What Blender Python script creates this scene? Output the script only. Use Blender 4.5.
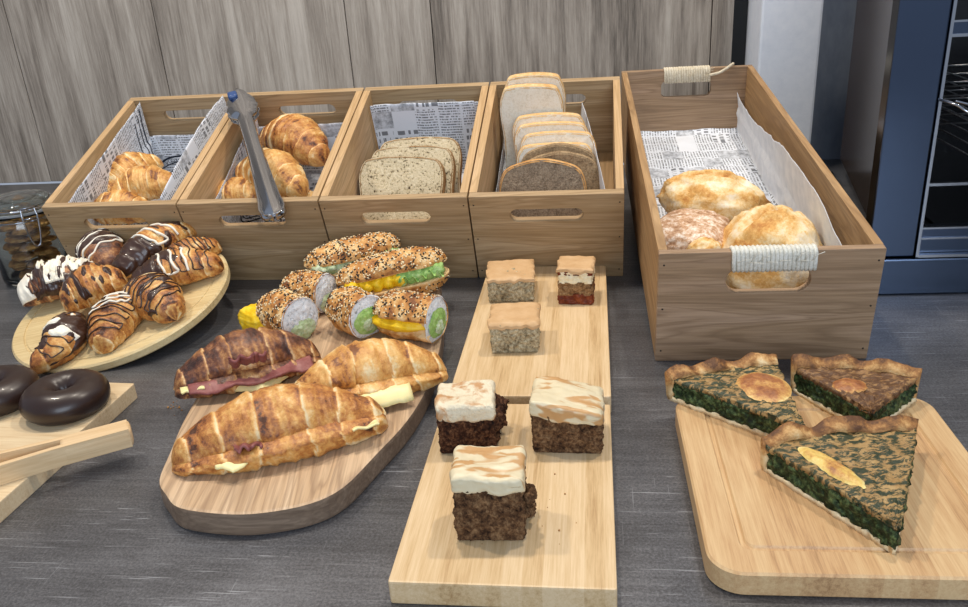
import bpy, bmesh, math, random
import numpy as np
from mathutils import Vector, Matrix, noise, Euler
random.seed(4)
S = bpy.context.scene
for o in list(bpy.data.objects): bpy.data.objects.remove(o, do_unlink=True)
COL = S.collection
PI = math.pi

# ------------------------------------------------------------------ camera
F, CX, CY, H = 834.0, 484.0, 303.5, 0.385
R = np.array([[0.997743, -0.0263948, -0.0617432], [-0.0671484, -0.3921952, -0.9174279], [0.0, 0.9195032, -0.3930824]])
cam_d = bpy.data.cameras.new('camera'); cam = bpy.data.objects.new('camera', cam_d); COL.objects.link(cam)
cam_d.sensor_fit = 'HORIZONTAL'; cam_d.sensor_width = 36; cam_d.lens = F/968*36; cam_d.clip_start = 0.01
M = Matrix(((R[0, 0], -R[1, 0], -R[2, 0], 0), (R[0, 1], -R[1, 1], -R[2, 1], 0), (R[0, 2], -R[1, 2], -R[2, 2], H), (0, 0, 0, 1)))
cam.matrix_world = M; S.camera = cam

# ------------------------------------------------------------------ world, lights, exposure
S.view_settings.view_transform = 'Standard'; S.view_settings.look = 'None'
S.view_settings.gamma = 1; S.view_settings.use_curve_mapping = False
S.view_settings.exposure = 0.0
w = bpy.data.worlds.new('world'); S.world = w; w.use_nodes = True
bgn = w.node_tree.nodes['Background']; bgn.inputs[0].default_value = (0.72, 0.82, 1.0, 1); bgn.inputs[1].default_value = 0.46

def area(name, loc, target, size, power, color, shape='DISK', sy=None, spread=None):
    d = bpy.data.lights.new(name, 'AREA'); d.shape = shape; d.size = size
    if sy: d.size_y = sy
    d.energy = power; d.color = color
    if spread: d.spread = spread
    o = bpy.data.objects.new(name, d); COL.objects.link(o); o.location = loc
    o.rotation_euler = (Vector(target)-Vector(loc)).to_track_quat('-Z', 'Y').to_euler()
    return o
for i, (x, y, p) in enumerate([(-0.95, 0.98, 12), (-0.15, 1.0, 12), (0.60, 0.95, 12)]):
    area('ceiling_spot', (x, y, 1.75), (x*0.55, 0.78, 0), 0.085, p, (1.0, 0.90, 0.77))
area('window_daylight', (0.35, -2.1, 1.25), (0.35, 1.2, 0.2), 1.9, 50, (0.76, 0.87, 1.0), 'RECTANGLE', 1.3)

# ------------------------------------------------------------------ helpers: geometry solving
def ray(px, py): return R.T @ np.array([(px-CX)/F, (py-CY)/F, 1.0])
CAMP = np.array([0, 0, H])
def at(px, py, z=0.0):
    r = ray(px, py); return Vector(CAMP + r*((z-H)/r[2]))
def hit(Mx, px, py, zl=0.0):
    """local (x, y) where the sight line meets the local plane z = zl of frame Mx"""
    n = np.array(Mx.to_3x3().col[2]); o = np.array(Mx @ Vector((0, 0, zl))); r = ray(px, py)
    P = CAMP + r*((n@(o-CAMP))/(n@r)); return Mx.inverted() @ Vector(P)

# ------------------------------------------------------------------ helpers: materials
def lin(h):
    h = h.lstrip('#'); c = [int(h[i:i+2], 16)/255 for i in (0, 2, 4)]
    return tuple(((x/12.92) if x <= 0.04045 else ((x+0.055)/1.055)**2.4) for x in c)+(1,)
class NT:
    def __init__(s, name):
        s.m = bpy.data.materials.new(name); s.m.use_nodes = True; s.t = s.m.node_tree
        s.b = s.t.nodes['Principled BSDF']; s.out = s.t.nodes['Material Output']
    def n(s, typ, **k):
        x = s.t.nodes.new(typ)
        for a, v in k.items():
            if a.startswith('i_'):
                key = a[2:]; key = int(key) if key.isdigit() else key.replace('_', ' ')
                s.set(x.inputs[key], v)
            else: setattr(x, a, v)
        return x
    def set(s, inp, v):
        if hasattr(v, 'is_linked') or isinstance(v, bpy.types.NodeSocket): s.t.links.new(v, inp)
        else: inp.default_value = v
    def coord(s, scale=(1, 1, 1), kind='Object', rot=(0, 0, 0)):
        c = s.n('ShaderNodeTexCoord'); m = s.n('ShaderNodeMapping'); s.t.links.new(c.outputs[kind], m.inputs[0])
        m.inputs['Scale'].default_value = scale; m.inputs['Rotation'].default_value = rot; return m.outputs[0]
    def noise(s, vec, scale=5, detail=4, rough=0.5, dist=0.0):
        x = s.n('ShaderNodeTexNoise'); s.t.links.new(vec, x.inputs['Vector'])
        x.inputs['Scale'].default_value = scale; x.inputs['Detail'].default_value = detail
        x.inputs['Roughness'].default_value = rough; x.inputs['Distortion'].default_value = dist; return x.outputs['Fac']
    def ramp(s, fac, stops, interp='LINEAR'):
        x = s.n('ShaderNodeValToRGB'); s.t.links.new(fac, x.inputs[0]); e = x.color_ramp.elements; x.color_ramp.interpolation = interp
        while len(e) < len(stops): e.new(0.5)
        for el, (p, c) in zip(e, stops): el.position = p; el.color = lin(c) if isinstance(c, str) else (c, c, c, 1)
        return x.outputs[0]
    def mix(s, fac, a, b, mode='MIX'):
        x = s.n('ShaderNodeMix', data_type='RGBA', blend_type=mode)
        s.set(x.inputs[0], fac)
        for i, v in ((6, a), (7, b)):
            if isinstance(v, str): v = lin(v)
            s.set(x.inputs[i], v)
        return x.outputs[2]
    def math(s, op, a, b=0.0, c=0.0):
        x = s.n('ShaderNodeMath', operation=op); s.set(x.inputs[0], a); s.set(x.inputs[1], b); s.set(x.inputs[2], c); return x.outputs[0]
    def bump(s, h, strength=0.3, dist=0.001):
        x = s.n('ShaderNodeBump'); s.t.links.new(h, x.inputs['Height']); x.inputs['Strength'].default_value = strength
        x.inputs['Distance'].default_value = dist; s.t.links.new(x.outputs[0], s.b.inputs['Normal'])
    def done(s, color=None, rough=0.5, metal=0.0, spec=0.5, **k):
        if color is not None: s.set(s.b.inputs['Base Color'], lin(color) if isinstance(color, str) else color)
        s.set(s.b.inputs['Roughness'], rough); s.set(s.b.inputs['Metallic'], metal); s.set(s.b.inputs['Specular IOR Level'], spec)
        for a, v in k.items(): s.set(s.b.inputs[a.replace('_', ' ')], v)
        return s.m
def plain(name, c, rough=0.5, metal=0.0, **k): return NT(name).done(c, rough, metal, **k)

def wood(name, light, mid, dark, axis='x', fine=1.0, rough=0.5, knots=False, rings=0.5):
    """grain runs along the axis"""
    t = NT(name)
    sc = {'x': (2.5, 34, 34), 'y': (34, 2.5, 34), 'z': (34, 34, 2.5)}[axis]
    sf = {'x': (12, 420, 420), 'y': (420, 12, 420), 'z': (420, 420, 12)}[axis]
    a = t.noise(t.coord(sc), fine, 3, 0.5, 1.2); b = t.noise(t.coord(sf), 1, 3, 0.6)
    rr = t.math('FRACT', t.math('MULTIPLY', a, 9))
    rr = t.math('ABSOLUTE', t.math('SUBTRACT', rr, 0.5))
    base = t.ramp(a, [(0.3, light), (0.52, mid), (0.75, light)])
    c = t.mix(t.math('MULTIPLY', t.ramp(rr, [(0.0, 1.0), (0.28, 0.0)]), rings), base, dark)
    c = t.mix(t.math('MULTIPLY', t.ramp(b, [(0.42, 1.0), (0.6, 0.0)]), 0.35), c, dark)
    if knots:
        v = t.n('ShaderNodeTexVoronoi'); t.t.links.new(t.coord({'x': (7, 16, 16), 'y': (16, 7, 16), 'z': (16, 16, 7)}[axis]), v.inputs['Vector'])
        v.inputs['Scale'].default_value = 1
        c = t.mix(t.ramp(v.outputs['Distance'], [(0.05, 0.9), (0.14, 0.0)]), c, '#5a3a20')
    t.bump(b, 0.15, 0.0005)
    return t.done(c, rough)
def bamboo(name, cols, axis='y', strip=0.013, rough=0.45):
    t = NT(name); co = t.coord()
    sp = t.n('ShaderNodeSeparateXYZ'); t.t.links.new(co, sp.inputs[0])
    ac = sp.outputs[0 if axis == 'y' else 1]
    cell = t.math('FLOOR', t.math('DIVIDE', ac, strip))
    wn = t.n('ShaderNodeTexWhiteNoise', noise_dimensions='1D'); t.t.links.new(cell, wn.inputs['W'])
    sf = {'x': (14, 420, 420), 'y': (420, 14, 420)}[axis]
    b = t.noise(t.coord(sf), 1, 4, 0.8)
    g = t.noise(t.coord({'x': (14, 90, 60), 'y': (90, 14, 60)}[axis]), 1, 2, 0.5)
    f = t.math('ADD', t.math('MULTIPLY', wn.outputs['Value'], 0.20), t.math('ADD', t.math('MULTIPLY', b, 0.85), t.math('MULTIPLY', g, 0.35)))
    f = t.math('MULTIPLY', f, 0.76)
    c = t.ramp(f, [(0.3, cols[2]), (0.46, cols[1]), (0.64, cols[0])])
    t.bump(b, 0.1, 0.0003)
    return t.done(c, rough)

def pastry(name, stops, rough=0.42, seedscale=1.0, coat=0.15, amp=0.85):
    t = NT(name); at_ = t.n('ShaderNodeAttribute', attribute_name='tone')
    n1 = t.noise(t.coord(), 55*seedscale, 5, 0.65, 0.6); n2 = t.noise(t.coord(), 300*seedscale, 4, 0.75)
    f = t.math('ADD', at_.outputs['Fac'], t.math('MULTIPLY', t.math('SUBTRACT', n1, 0.5), amp))
    f = t.math('ADD', f, t.math('MULTIPLY', t.math('SUBTRACT', n2, 0.5), 1.0))
    c = t.ramp(f, stops)
    t.bump(t.math('ADD', n2, n1), 0.7, 0.0014)
    return t.done(c, rough, 0, 0.5, Coat_Weight=coat, Coat_Roughness=0.35, Subsurface_Weight=0.0)
def crumbmat(name, a, b, c, scale=300, rough=0.9, bump=0.9, stops=(0.3, 0.5, 0.7)):
    t = NT(name); co = t.coord()
    n1 = t.noise(co, scale, 5, 0.7); n2 = t.noise(co, scale*0.22, 3, 0.6)
    f = t.math('ADD', t.math('MULTIPLY', n1, 0.7), t.math('MULTIPLY', n2, 0.3))
    col = t.ramp(f, [(stops[0], a), (stops[1], b), (stops[2], c)])
    t.bump(f, bump, 0.002)
    return t.done(col, rough, 0, 0.25)

MT = {}
MT['pine'] = wood('pine', '#bfa480', '#ad9069', '#846743', 'x', 0.9, 0.6, rings=0.5)
MT['pine_y'] = wood('pine_side', '#d0b088', '#c4a072', '#9d7c50', 'y', 0.9, 0.6, rings=0.45)
MT['pine_big'] = wood('pine_big', '#b4967a', '#a08364', '#765c43', 'x', 0.9, 0.6, rings=0.5)
MT['pine_big_y'] = wood('pine_big_side', '#c2a074', '#ab865a', '#7f5f3c', 'y', 0.9, 0.6, rings=0.5)
MT['bamboo'] = bamboo('bamboo', ('#dcc199', '#ccad80', '#a98558'))
MT['bamboo_q'] = bamboo('bamboo_quiche', ('#d2b284', '#c0996c', '#96704a'), strip=0.016)
MT['bamboo_d'] = bamboo('bamboo_donut', ('#e0cca8', '#d3b992', '#b2946a'), axis='x', strip=0.02)
MT['bamboo_r'] = bamboo('bamboo_round', ('#dfcb9c', '#cfb684', '#a88c5c'), axis='x', strip=0.02)
MT['acacia'] = wood('acacia', '#d8bc9a', '#c0a07c', '#7f624a', 'y', 0.8, 0.55, rings=0.45)
MT['beech'] = wood('beech', '#e3c79e', '#d9ba8e', '#c29e70', 'x', 1.5, 0.5, rings=0.15)
MT['nail'] = plain('nail', '#3c342c', 0.5, 0.6)
MT['steel'] = plain('steel', '#b2b4b9', 0.1, 1.0)
MT['steel_blue'] = plain('brushed_steel', '#505b6e', 0.17, 1.0)
MT['black_gloss'] = plain('black_enamel', '#08090c', 0.2)
MT['black_matt'] = plain('black_matt', '#0b0b0c', 0.6)
MT['rope'] = crumbmat('rope_fibre', '#b5a385', '#d9cdb4', '#f0e9d8', 500, 0.9, 0.6)
MT['rope_pale'] = crumbmat('pale_rope_fibre', '#b9b5a6', '#dcd9cc', '#f4f2ea', 500, 0.9, 0.6)
MT['crois'] = pastry('croissant_crust', [(0.05, '#efd7a8'), (0.40, '#dba65c'), (0.68, '#bb7a3a'), (0.96, '#854a20'), (1.15, '#522d16')])
MT['crois_dark'] = pastry('croissant_dark_crust', [(0.03, '#e2bf8a'), (0.28, '#c08c54'), (0.5, '#96623a'), (0.76, '#633824'), (1.0, '#381d14')])
MT['crois_pale'] = pastry('croissant_pale_crust', [(0.1, '#f4dfae'), (0.48, '#e4b268'), (0.78, '#cb8e46'), (1.02, '#a36832'), (1.2, '#7e4c28')], amp=0.5)
MT['choc'] = plain('dark_chocolate', '#3b2318', 0.36, 0.0, Coat_Weight=0.2)
MT['choc_glaze'] = plain('chocolate_glaze', '#2a1a14', 0.36, 0.0, Coat_Weight=0.1)
MT['icing'] = plain('white_icing', '#f2ead8', 0.4)
MT['shavings'] = crumbmat('white_chocolate', '#bca88a', '#efe6cf', '#fbf6e8', 130, 0.6, 0.8, (0.32, 0.42, 0.6))
MT['cheese'] = plain('cheese', '#f1e2a4', 0.4, 0.0, Subsurface_Weight=0.15, Subsurface_Radius=(0.01, 0.008, 0.004), Subsurface_Scale=0.3)
MT['ham'] = crumbmat('ham', '#6e3c38', '#8c5450', '#a8746c', 90, 0.4, 0.2)
MT['mango'] = crumbmat('egg_yellow', '#d39b12', '#f2c71f', '#f8db55', 120, 0.4, 0.4)
MT['lettuce'] = crumbmat('lettuce', '#5f8a42', '#98bd68', '#cfe0a8', 150, 0.45, 0.5)
MT['herb'] = crumbmat('cream_filling', '#7f9a5c', '#b7c59c', '#dfe3cf', 160, 0.5, 0.5)
MT['seed_bread'] = pastry('seeded_crust', [(0.1, '#ecca92'), (0.4, '#d39d58'), (0.65, '#b47735'), (0.95, '#7c4920')], 0.6, 1.0, 0.0)
MT['greycrumb'] = crumbmat('grey_crumb', '#85898c', '#dcdfe0', '#f3f4f4', 330, 0.9, 0.9, (0.34, 0.45, 0.62))
MT['seed_dark'] = plain('dark_seed', '#2a201a', 0.5)
MT['seed_light'] = plain('sesame_seed', '#ecd9b0', 0.5)
MT['seed_slice'] = crumbmat('seeded_slice_crumb', '#4d3e2c', '#cdbc98', '#e6d9bc', 300, 0.95, 1.0, (0.40, 0.455, 0.66))
MT['seed_slice_crust'] = crumbmat('seeded_slice_crust', '#5e4328', '#9a7850', '#b8956a', 230, 0.9, 0.8)
MT['white_slice'] = crumbmat('white_slice_crumb', '#d8cab0', '#f3e9d5', '#fbf5e8', 330, 0.95, 0.5)
MT['white_crust'] = crumbmat('white_slice_crust', '#c08f55', '#dab27a', '#ecd3a6', 150, 0.8, 0.3)
MT['rye_slice'] = crumbmat('rye_crumb', '#46382c', '#94806a', '#bca88e', 420, 0.95, 0.9)
MT['rye_crust'] = crumbmat('rye_crust', '#a06e38', '#c8955a', '#dfb780', 120, 0.8, 0.4)
MT['grain_slice'] = crumbmat('grain_crumb', '#55432f', '#9c8262', '#bfa580', 380, 0.95, 0.9)
MT['loaf'] = pastry('bread_roll_crust', [(0.0, '#f6ead2'), (0.35, '#eed09a'), (0.6, '#dba95f'), (0.9, '#b67836')], 0.7, 0.8, 0.0)
MT['floury'] = crumbmat('floury_crust', '#8f6648', '#c9a280', '#f2e6d6', 150, 0.9, 0.8, (0.36, 0.48, 0.6))
MT['open_crumb'] = crumbmat('open_crumb', '#6d5a48', '#b39c84', '#d6c6b2', 160, 0.95, 1.0)
MT['carrot'] = crumbmat('dark_cake_crumb', '#160b07', '#46291a', '#936848', 300, 0.95, 1.0, (0.38, 0.5, 0.68))
MT['carrot_lt'] = crumbmat('brown_cake_crumb', '#211209', '#5c4029', '#9c7a56', 300, 0.95, 1.0, (0.38, 0.5, 0.68))
t = NT('frosting'); n1 = t.noise(t.coord((30, 95, 60), rot=(0, 0, 0.35)), 1, 1, 0.5, 1.2)
n2 = t.noise(t.coord(), 120, 4, 0.6); t.bump(n2, 0.35, 0.0012)
MT['frosting'] = t.done(t.mix(t.ramp(n1, [(0.5, 0.0), (0.57, 0.9)]), '#d8caa8', '#bd8c54'), 0.4)
t = NT('frosting_crumbly'); n1 = t.noise(t.coord(), 70, 3, 0.5, 0.6); n2 = t.noise(t.coord(), 260, 4, 0.6); t.bump(n2, 1.0, 0.002)
MT['frosting_rough'] = t.done(t.mix(t.ramp(n1, [(0.5, 0.0), (0.62, 0.85)]), '#e2d5b8', '#bb8248'), 0.5)
MT['sponge'] = crumbmat('pale_sponge', '#5c503b', '#a89878', '#dccfae', 330, 0.95, 1.0, (0.36, 0.5, 0.66))
MT['caramel'] = crumbmat('caramel_top', '#bd9568', '#c9a478', '#d6b48a', 60, 0.5, 0.3)
MT['jam'] = crumbmat('jam_layer', '#3a1408', '#6b2c14', '#9a5230', 150, 0.5, 0.6)
MT['cream'] = crumbmat('cream_layer', '#d8c294', '#eedfba', '#f7eed6', 180, 0.6, 0.5)
MT['brown_sponge'] = crumbmat('brown_sponge', '#4a3220', '#87633f', '#b8946a', 330, 0.95, 1.0, (0.36, 0.5, 0.66))
MT['quiche_crust'] = pastry('quiche_pastry', [(0.0, '#e6cfa0'), (0.35, '#c99c62'), (0.6, '#9c6c3a'), (0.9, '#5e3b20')], 0.65, 0.8, 0.0)
MT['quiche_shell'] = crumbmat('quiche_shell', '#c9a778', '#e6d2aa', '#f3e6c8', 120, 0.8, 0.4)
MT['spinach'] = crumbmat('spinach', '#0c1208', '#25351b', '#6c8050', 260, 0.4, 1.0, (0.36, 0.5, 0.66))
MT['egg'] = pastry('baked_egg', [(0.2, '#f0dc94'), (0.55, '#e0bd66'), (0.8, '#c08a48'), (1.0, '#946038')], 0.45, 0.7, 0.1)
def quichetop(name, gst, green='#27351c', base=('#d9a95c', '#b97d3e', '#e6c584')):
    t = NT(name); n0 = t.noise(t.coord(), 26, 5, 0.6, 0.5); n1 = t.noise(t.coord((110, 230, 90)), 1.0, 5, 0.75, 0.6); n2 = t.noise(t.coord(), 300, 4, 0.75)
    c = t.ramp(t.math('ADD', t.math('MULTIPLY', n0, 0.6), t.math('MULTIPLY', n2, 0.4)), [(0.3, base[1]), (0.48, base[0]), (0.65, base[2])])
    c = t.mix(t.ramp(n1, [(gst, 1.0), (gst+0.06, 0.0)]), c, green)
    t.bump(t.math('ADD', n1, n2), 0.6, 0.0015); return t.done(c, 0.45)
MT['qtop_green'] = quichetop('quiche_top_spinach', 0.47, '#2c3824', ('#a68452', '#7d5c34', '#bb9c66'))
MT['qtop_brown'] = quichetop('quiche_top_browned', 0.5, '#5a3c24', ('#8f6a42', '#6f4d2f', '#b08c5c'))
MT['qdisc'] = pastry('browned_goat_cheese', [(0.1, '#ecd490'), (0.35, '#d2a25c'), (0.6, '#a66a3c'), (0.95, '#774428')], 0.45, 0.7, 0.1)
MT['gasket'] = plain('grey_rubber_gasket', '#8a8d90', 0.5)
MT['cookie'] = crumbmat('cookie', '#5a3a1c', '#9c6c3a', '#c4965c', 120, 0.85, 0.7)
MT['wallwhite'] = crumbmat('white_plaster', '#dbe3ef', '#e4ebf6', '#ebf1fa', 60, 0.8, 0.1)
MT['blue_plastic'] = plain('blue_cap', '#2d4a7c', 0.3)
t = NT('glass'); MT['glass'] = t.done('#eef4f2', 0.02, 0, 0.5, Transmission_Weight=1.0, IOR=1.45)

# worktop: brushed, scratched dark metal
t = NT('worktop_metal')
a = t.noise(t.coord((9, 190, 1), rot=(0, 0, 0.2)), 1, 4, 0.7); b = t.noise(t.coord((7, 9, 1)), 1, 4, 0.6)
fn_ = t.noise(t.coord(), 500, 3, 0.8)
s1 = t.ramp(t.noise(t.coord((14, 560, 1), rot=(0, 0, 0.32)), 1, 2, 0.5), [(0.655, 0.0), (0.72, 1.0)])
s2 = t.ramp(t.noise(t.coord((30, 620, 1), rot=(0, 0, 0.1)), 1, 2, 0.5), [(0.66, 0.0), (0.74, 1.0)])
s3 = t.ramp(t.noise(t.coord((520, 18, 1), rot=(0, 0, -0.2)), 1, 2, 0.5), [(0.68, 0.0), (0.76, 1.0)])
s = t.math('MAXIMUM', t.math('MAXIMUM', s1, s2), t.math('MULTIPLY', s3, 0.5))
s = t.math('MULTIPLY', s, t.ramp(t.noise(t.coord((3, 5, 1)), 3, 3, 0.6), [(0.42, 0.1), (0.6, 1.0)]))
f = t.math('ADD', t.math('MULTIPLY', a, 0.22), t.math('ADD', t.math('MULTIPLY', b, 0.33), t.math('MULTIPLY', fn_, 0.48)))
c = t.ramp(f, [(0.40, '#4a4a4c'), (0.50, '#636366'), (0.62, '#828387')])
c = t.mix(t.math('MULTIPLY', s, 0.6), c, '#c9ccd2')
t.bump(t.math('ADD', a, t.math('MULTIPLY', fn_, 0.5)), 0.12, 0.0004)
MT['worktop'] = t.done(c, t.math('ADD', t.math('MULTIPLY', b, 0.25), 0.22), 0.55, 0.5)

# oak-look wall boards (grain along local z, tone per board from an attribute)
t = NT('oak_look_board')
tn = t.n('ShaderNodeAttribute', attribute_name='tone')
co = t.n('ShaderNodeTexCoord'); ad = t.n('ShaderNodeVectorMath', operation='ADD'); t.t.links.new(co.outputs['Object'], ad.inputs[0])
cb = t.n('ShaderNodeCombineXYZ'); t.set(cb.inputs[2], t.math('MULTIPLY', tn.outputs['Fac'], 17.0)); t.t.links.new(cb.outputs[0], ad.inputs[1])
def mp(scale, rot=(0, 0, 0)):
    m = t.n('ShaderNodeMapping'); t.t.links.new(ad.outputs[0], m.inputs[0]); m.inputs['Scale'].default_value = scale; m.inputs['Rotation'].default_value = rot; return m.outputs[0]
big = t.noise(mp((9, 9, 1.2)), 1, 4, 0.55, 1.2); fine = t.noise(mp((260, 260, 14)), 1, 4, 0.8); med = t.noise(mp((55, 55, 2.2)), 1, 4, 0.6, 0.6)
f = t.math('ADD', t.math('MULTIPLY', big, 0.38), t.math('ADD', t.math('MULTIPLY', fine, 0.30), t.math('MULTIPLY', med, 0.38)))
f = t.math('ADD', f, t.math('MULTIPLY', t.math('SUBTRACT', tn.outputs['Fac'], 0.5), 0.16))
c = t.ramp(f, [(0.40, '#564e45'), (0.48, '#82786d'), (0.57, '#a3998d'), (0.66, '#bcb3a7')])
crk = t.ramp(t.noise(mp((26, 26, 0.9)), 1, 2, 0.4, 1.5), [(0.27, 1.0), (0.31, 0.0)])
c = t.mix(t.math('MULTIPLY', crk, 0.6), c, '#4a3e34')
t.bump(fine, 0.5, 0.001)
MT['wallwood'] = t.done(c, 0.6)

# newsprint (metric uv)
def newsprint(name, ox, oy, paper='#dfe3ea', rot=0.0):
    t = NT(name); co = t.n('ShaderNodeTexCoord'); m = t.n('ShaderNodeMapping'); t.t.links.new(co.outputs['UV'], m.inputs[0])
    m.inputs['Location'].default_value = (ox, oy, 0); m.inputs['Rotation'].default_value = (0, 0, rot)
    sp = t.n('ShaderNodeSeparateXYZ'); t.t.links.new(m.outputs[0], sp.inputs[0]); x, y = sp.outputs[0], sp.outputs[1]
    def comb(a, b):
        k = t.n('ShaderNodeCombineXYZ'); t.set(k.inputs[0], a); t.set(k.inputs[1], b); return k.outputs[0]
    line = t.math('FLOOR', t.math('DIVIDE', y, 0.0042)); lf = t.math('FRACT', t.math('DIVIDE', y, 0.0042))
    ink = t.math('GREATER_THAN', t.noise(comb(t.math('MULTIPLY', x, 620), t.math('MULTIPLY', line, 7.3)), 1, 2, 0.6), 0.47)
    ink = t.math('MULTIPLY', ink, t.math('LESS_THAN', lf, 0.5))
    colf = t.math('FRACT', t.math('DIVIDE', x, 0.034)); ink = t.math('MULTIPLY', ink, t.math('LESS_THAN', colf, 0.9))
    bx = t.math('FLOOR', t.math('DIVIDE', x, 0.034)); by = t.math('FLOOR', t.math('DIVIDE', y, 0.027))
    wn = t.n('ShaderNodeTexWhiteNoise', noise_dimensions='2D'); t.t.links.new(comb(bx, by), wn.inputs['Vector']); r = wn.outputs['Value']
    # headline block: big letters-like blobs
    hl = t.math('FLOOR', t.math('DIVIDE', y, 0.011)); hf = t.math('FRACT', t.math('DIVIDE', y, 0.011))
    head = t.math('MULTIPLY', t.math('GREATER_THAN', t.noise(comb(t.math('MULTIPLY', x, 260), t.math('MULTIPLY', hl, 5.1)), 1, 1, 0.5), 0.5), t.math('LESS_THAN', hf, 0.6))
    pic = t.ramp(t.noise(comb(t.math('MULTIPLY', x, 90), t.math('MULTIPLY', y, 90)), 1, 5, 0.7), [(0.35, 0.95), (0.6, 0.15)])
    v = t.mix(t.math('GREATER_THAN', r, 0.62), ink, head); v = t.mix(t.math('GREATER_THAN', r, 0.76), v, pic)
    v = t.mix(t.math('GREATER_THAN', r, 0.93), v, (0, 0, 0, 1))
    c = t.mix(t.math('MULTIPLY', v, 0.75), paper, '#26292f')
    return t.done(c, 0.75)
NEWS = [newsprint('newsprint', 0.013, 0.02), newsprint('newsprint', 0.4, 0.31), newsprint('newsprint', 0.9, 0.75), newsprint('newsprint', 1.7, 0.2), newsprint('newsprint', 2.2, 1.1, rot=PI/2)]
MT['paper_back'] = NT('paper_back'); t = MT['paper_back']
MT['paper_back'] = t.done(t.ramp(t.noise(t.coord(), 60, 3, 0.6), [(0.3, '#cfd3da'), (0.7, '#e4e6ea')]), 0.75)

# ------------------------------------------------------------------ helpers: objects
def tag(o, label=None, cat=None, group=None, kind=None):
    if label: o['label'] = label
    if cat: o['category'] = cat
    if group: o['group'] = group
    if kind: o['kind'] = kind
    return o
def empty(name, Mx=None, label=None, cat=None, group=None):
    o = bpy.data.objects.new(name, None); COL.objects.link(o); o.empty_display_size = 0.02
    if Mx is not None: o.matrix_world = Mx
    return tag(o, label, cat, group)
def obj(name, verts, faces, mats, parent=None, smooth=True, mi=None, uv=None, tone=None, Mx=None):
    me = bpy.data.meshes.new(name); me.from_pydata([tuple(v) for v in verts], [], faces); me.update()
    if not isinstance(mats, (list, tuple)): mats = [mats]
    for m in mats: me.materials.append(m)
    if smooth: me.polygons.foreach_set('use_smooth', [True]*len(me.polygons))
    if mi is not None: me.polygons.foreach_set('material_index', mi)
    if uv is not None:
        l = me.uv_layers.new(name='UVMap')
        for lp in me.loops: l.data[lp.index].uv = uv[lp.vertex_index]
    if tone is not None:
        a = me.attributes.new('tone', 'FLOAT', 'POINT'); a.data.foreach_set('value', tone)
    bm = bmesh.new(); bm.from_mesh(me); bmesh.ops.recalc_face_normals(bm, faces=bm.faces); bm.to_mesh(me); bm.free()
    o = bpy.data.objects.new(name, me); COL.objects.link(o)
    if parent: o.parent = parent
    if Mx is not None: o.matrix_world = Mx if not parent else parent.matrix_world @ Mx
    return o
class MB:
    def __init__(s): s.v = []; s.f = []; s.mi = []; s.t = []
    def add(s, v, f, mi=0, tone=0.5):
        b = len(s.v); s.v += [tuple(p) for p in v]; s.f += [tuple(i+b for i in q) for q in f]; s.mi += [mi]*len(f)
        s.t += (tone if isinstance(tone, list) else [tone]*len(v))
    def box(s, x0, x1, y0, y1, z0, z1, mi=0, bev=0.0, Mx=None, tone=0.5):
        bm = bmesh.new(); bmesh.ops.create_cube(bm, size=1)
        for v in bm.verts: v.co = Vector(((x0+x1)/2+v.co.x*(x1-x0), (y0+y1)/2+v.co.y*(y1-y0), (z0+z1)/2+v.co.z*(z1-z0)))
        if bev: bmesh.ops.bevel(bm, geom=bm.edges[:], offset=bev, segments=2, affect='EDGES', profile=0.6)
        bm.verts.index_update(); vs = [(Mx @ v.co if Mx else v.co.copy()) for v in bm.verts]
        s.add(vs, [[v.index for v in f.verts] for f in bm.faces], mi, tone); bm.free()
    def tube(s, pts, r, seg=8, mi=0, cap=True, flat=1.0):
        pts = [Vector(p) for p in pts]; n = len(pts); vs = []; fs = []
        T0 = (pts[1]-pts[0]).normalized(); up = Vector((0, 0, 1)) if abs(T0.z) < 0.9 else Vector((1, 0, 0))
        N = (up - T0*up.dot(T0)).normalized()
        for i, p in enumerate(pts):
            T = (pts[min(i+1, n-1)]-pts[max(i-1, 0)]).normalized()
            N = (N - T*N.dot(T)); N = N.normalized() if N.length > 1e-8 else Vector((0, 0, 1)); B = T.cross(N)
            rr = r[i] if isinstance(r, (list, tuple)) else r
            for k in range(seg):
                a = 2*PI*k/seg; vs.append(p + N*(math.cos(a)*rr*flat)+B*(math.sin(a)*rr))
        for i in range(n-1):
            for k in range(seg): fs.append((i*seg+k, i*seg+(k+1) % seg, (i+1)*seg+(k+1) % seg, (i+1)*seg+k))
        if cap: fs.append(tuple(range(seg))[::-1]); fs.append(tuple((n-1)*seg+k for k in range(seg)))
        s.add(vs, fs, mi)
    def lathe(s, prof, seg=48, mi=0, closed=False):
        vs = []; fs = []; n = len(prof)
        for r, z in prof:
            for k in range(seg): a = 2*PI*k/seg; vs.append((max(r, 1e-5)*math.cos(a), max(r, 1e-5)*math.sin(a), z))
        for i in range(n if closed else n-1):
            j = (i+1) % n
            for k in range(seg): fs.append((i*seg+k, i*seg+(k+1) % seg, j*seg+(k+1) % seg, j*seg+k))
        s.add(vs, fs, mi)
    def build(s, name, mats, parent=None, smooth=False, Mx=None):
        return obj(name, s.v, s.f, mats, parent, smooth, s.mi, None, s.t, Mx)
def grid_mesh(fn, nu, nv, wrapv=False, caps=False):
    """fn(i/nu, j/nv) -> (point, tone)"""
    vs, tn, fs, uv = [], [], [], []
    J = nv if wrapv else nv+1
    for i in range(nu+1):
        for j in range(J):
            p, q = fn(i/nu, j/nv); vs.append(p); tn.append(q); uv.append((i/nu, j/nv))
    for i in range(nu):
        for j in range(nv): fs.append((i*J+j, i*J+(j+1) % J, (i+1)*J+(j+1) % J, (i+1)*J+j))
    if caps: fs.append(tuple(range(J))[::-1]); fs.append(tuple(nu*J+j for j in range(J)))
    return vs, fs, tn, uv
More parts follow.
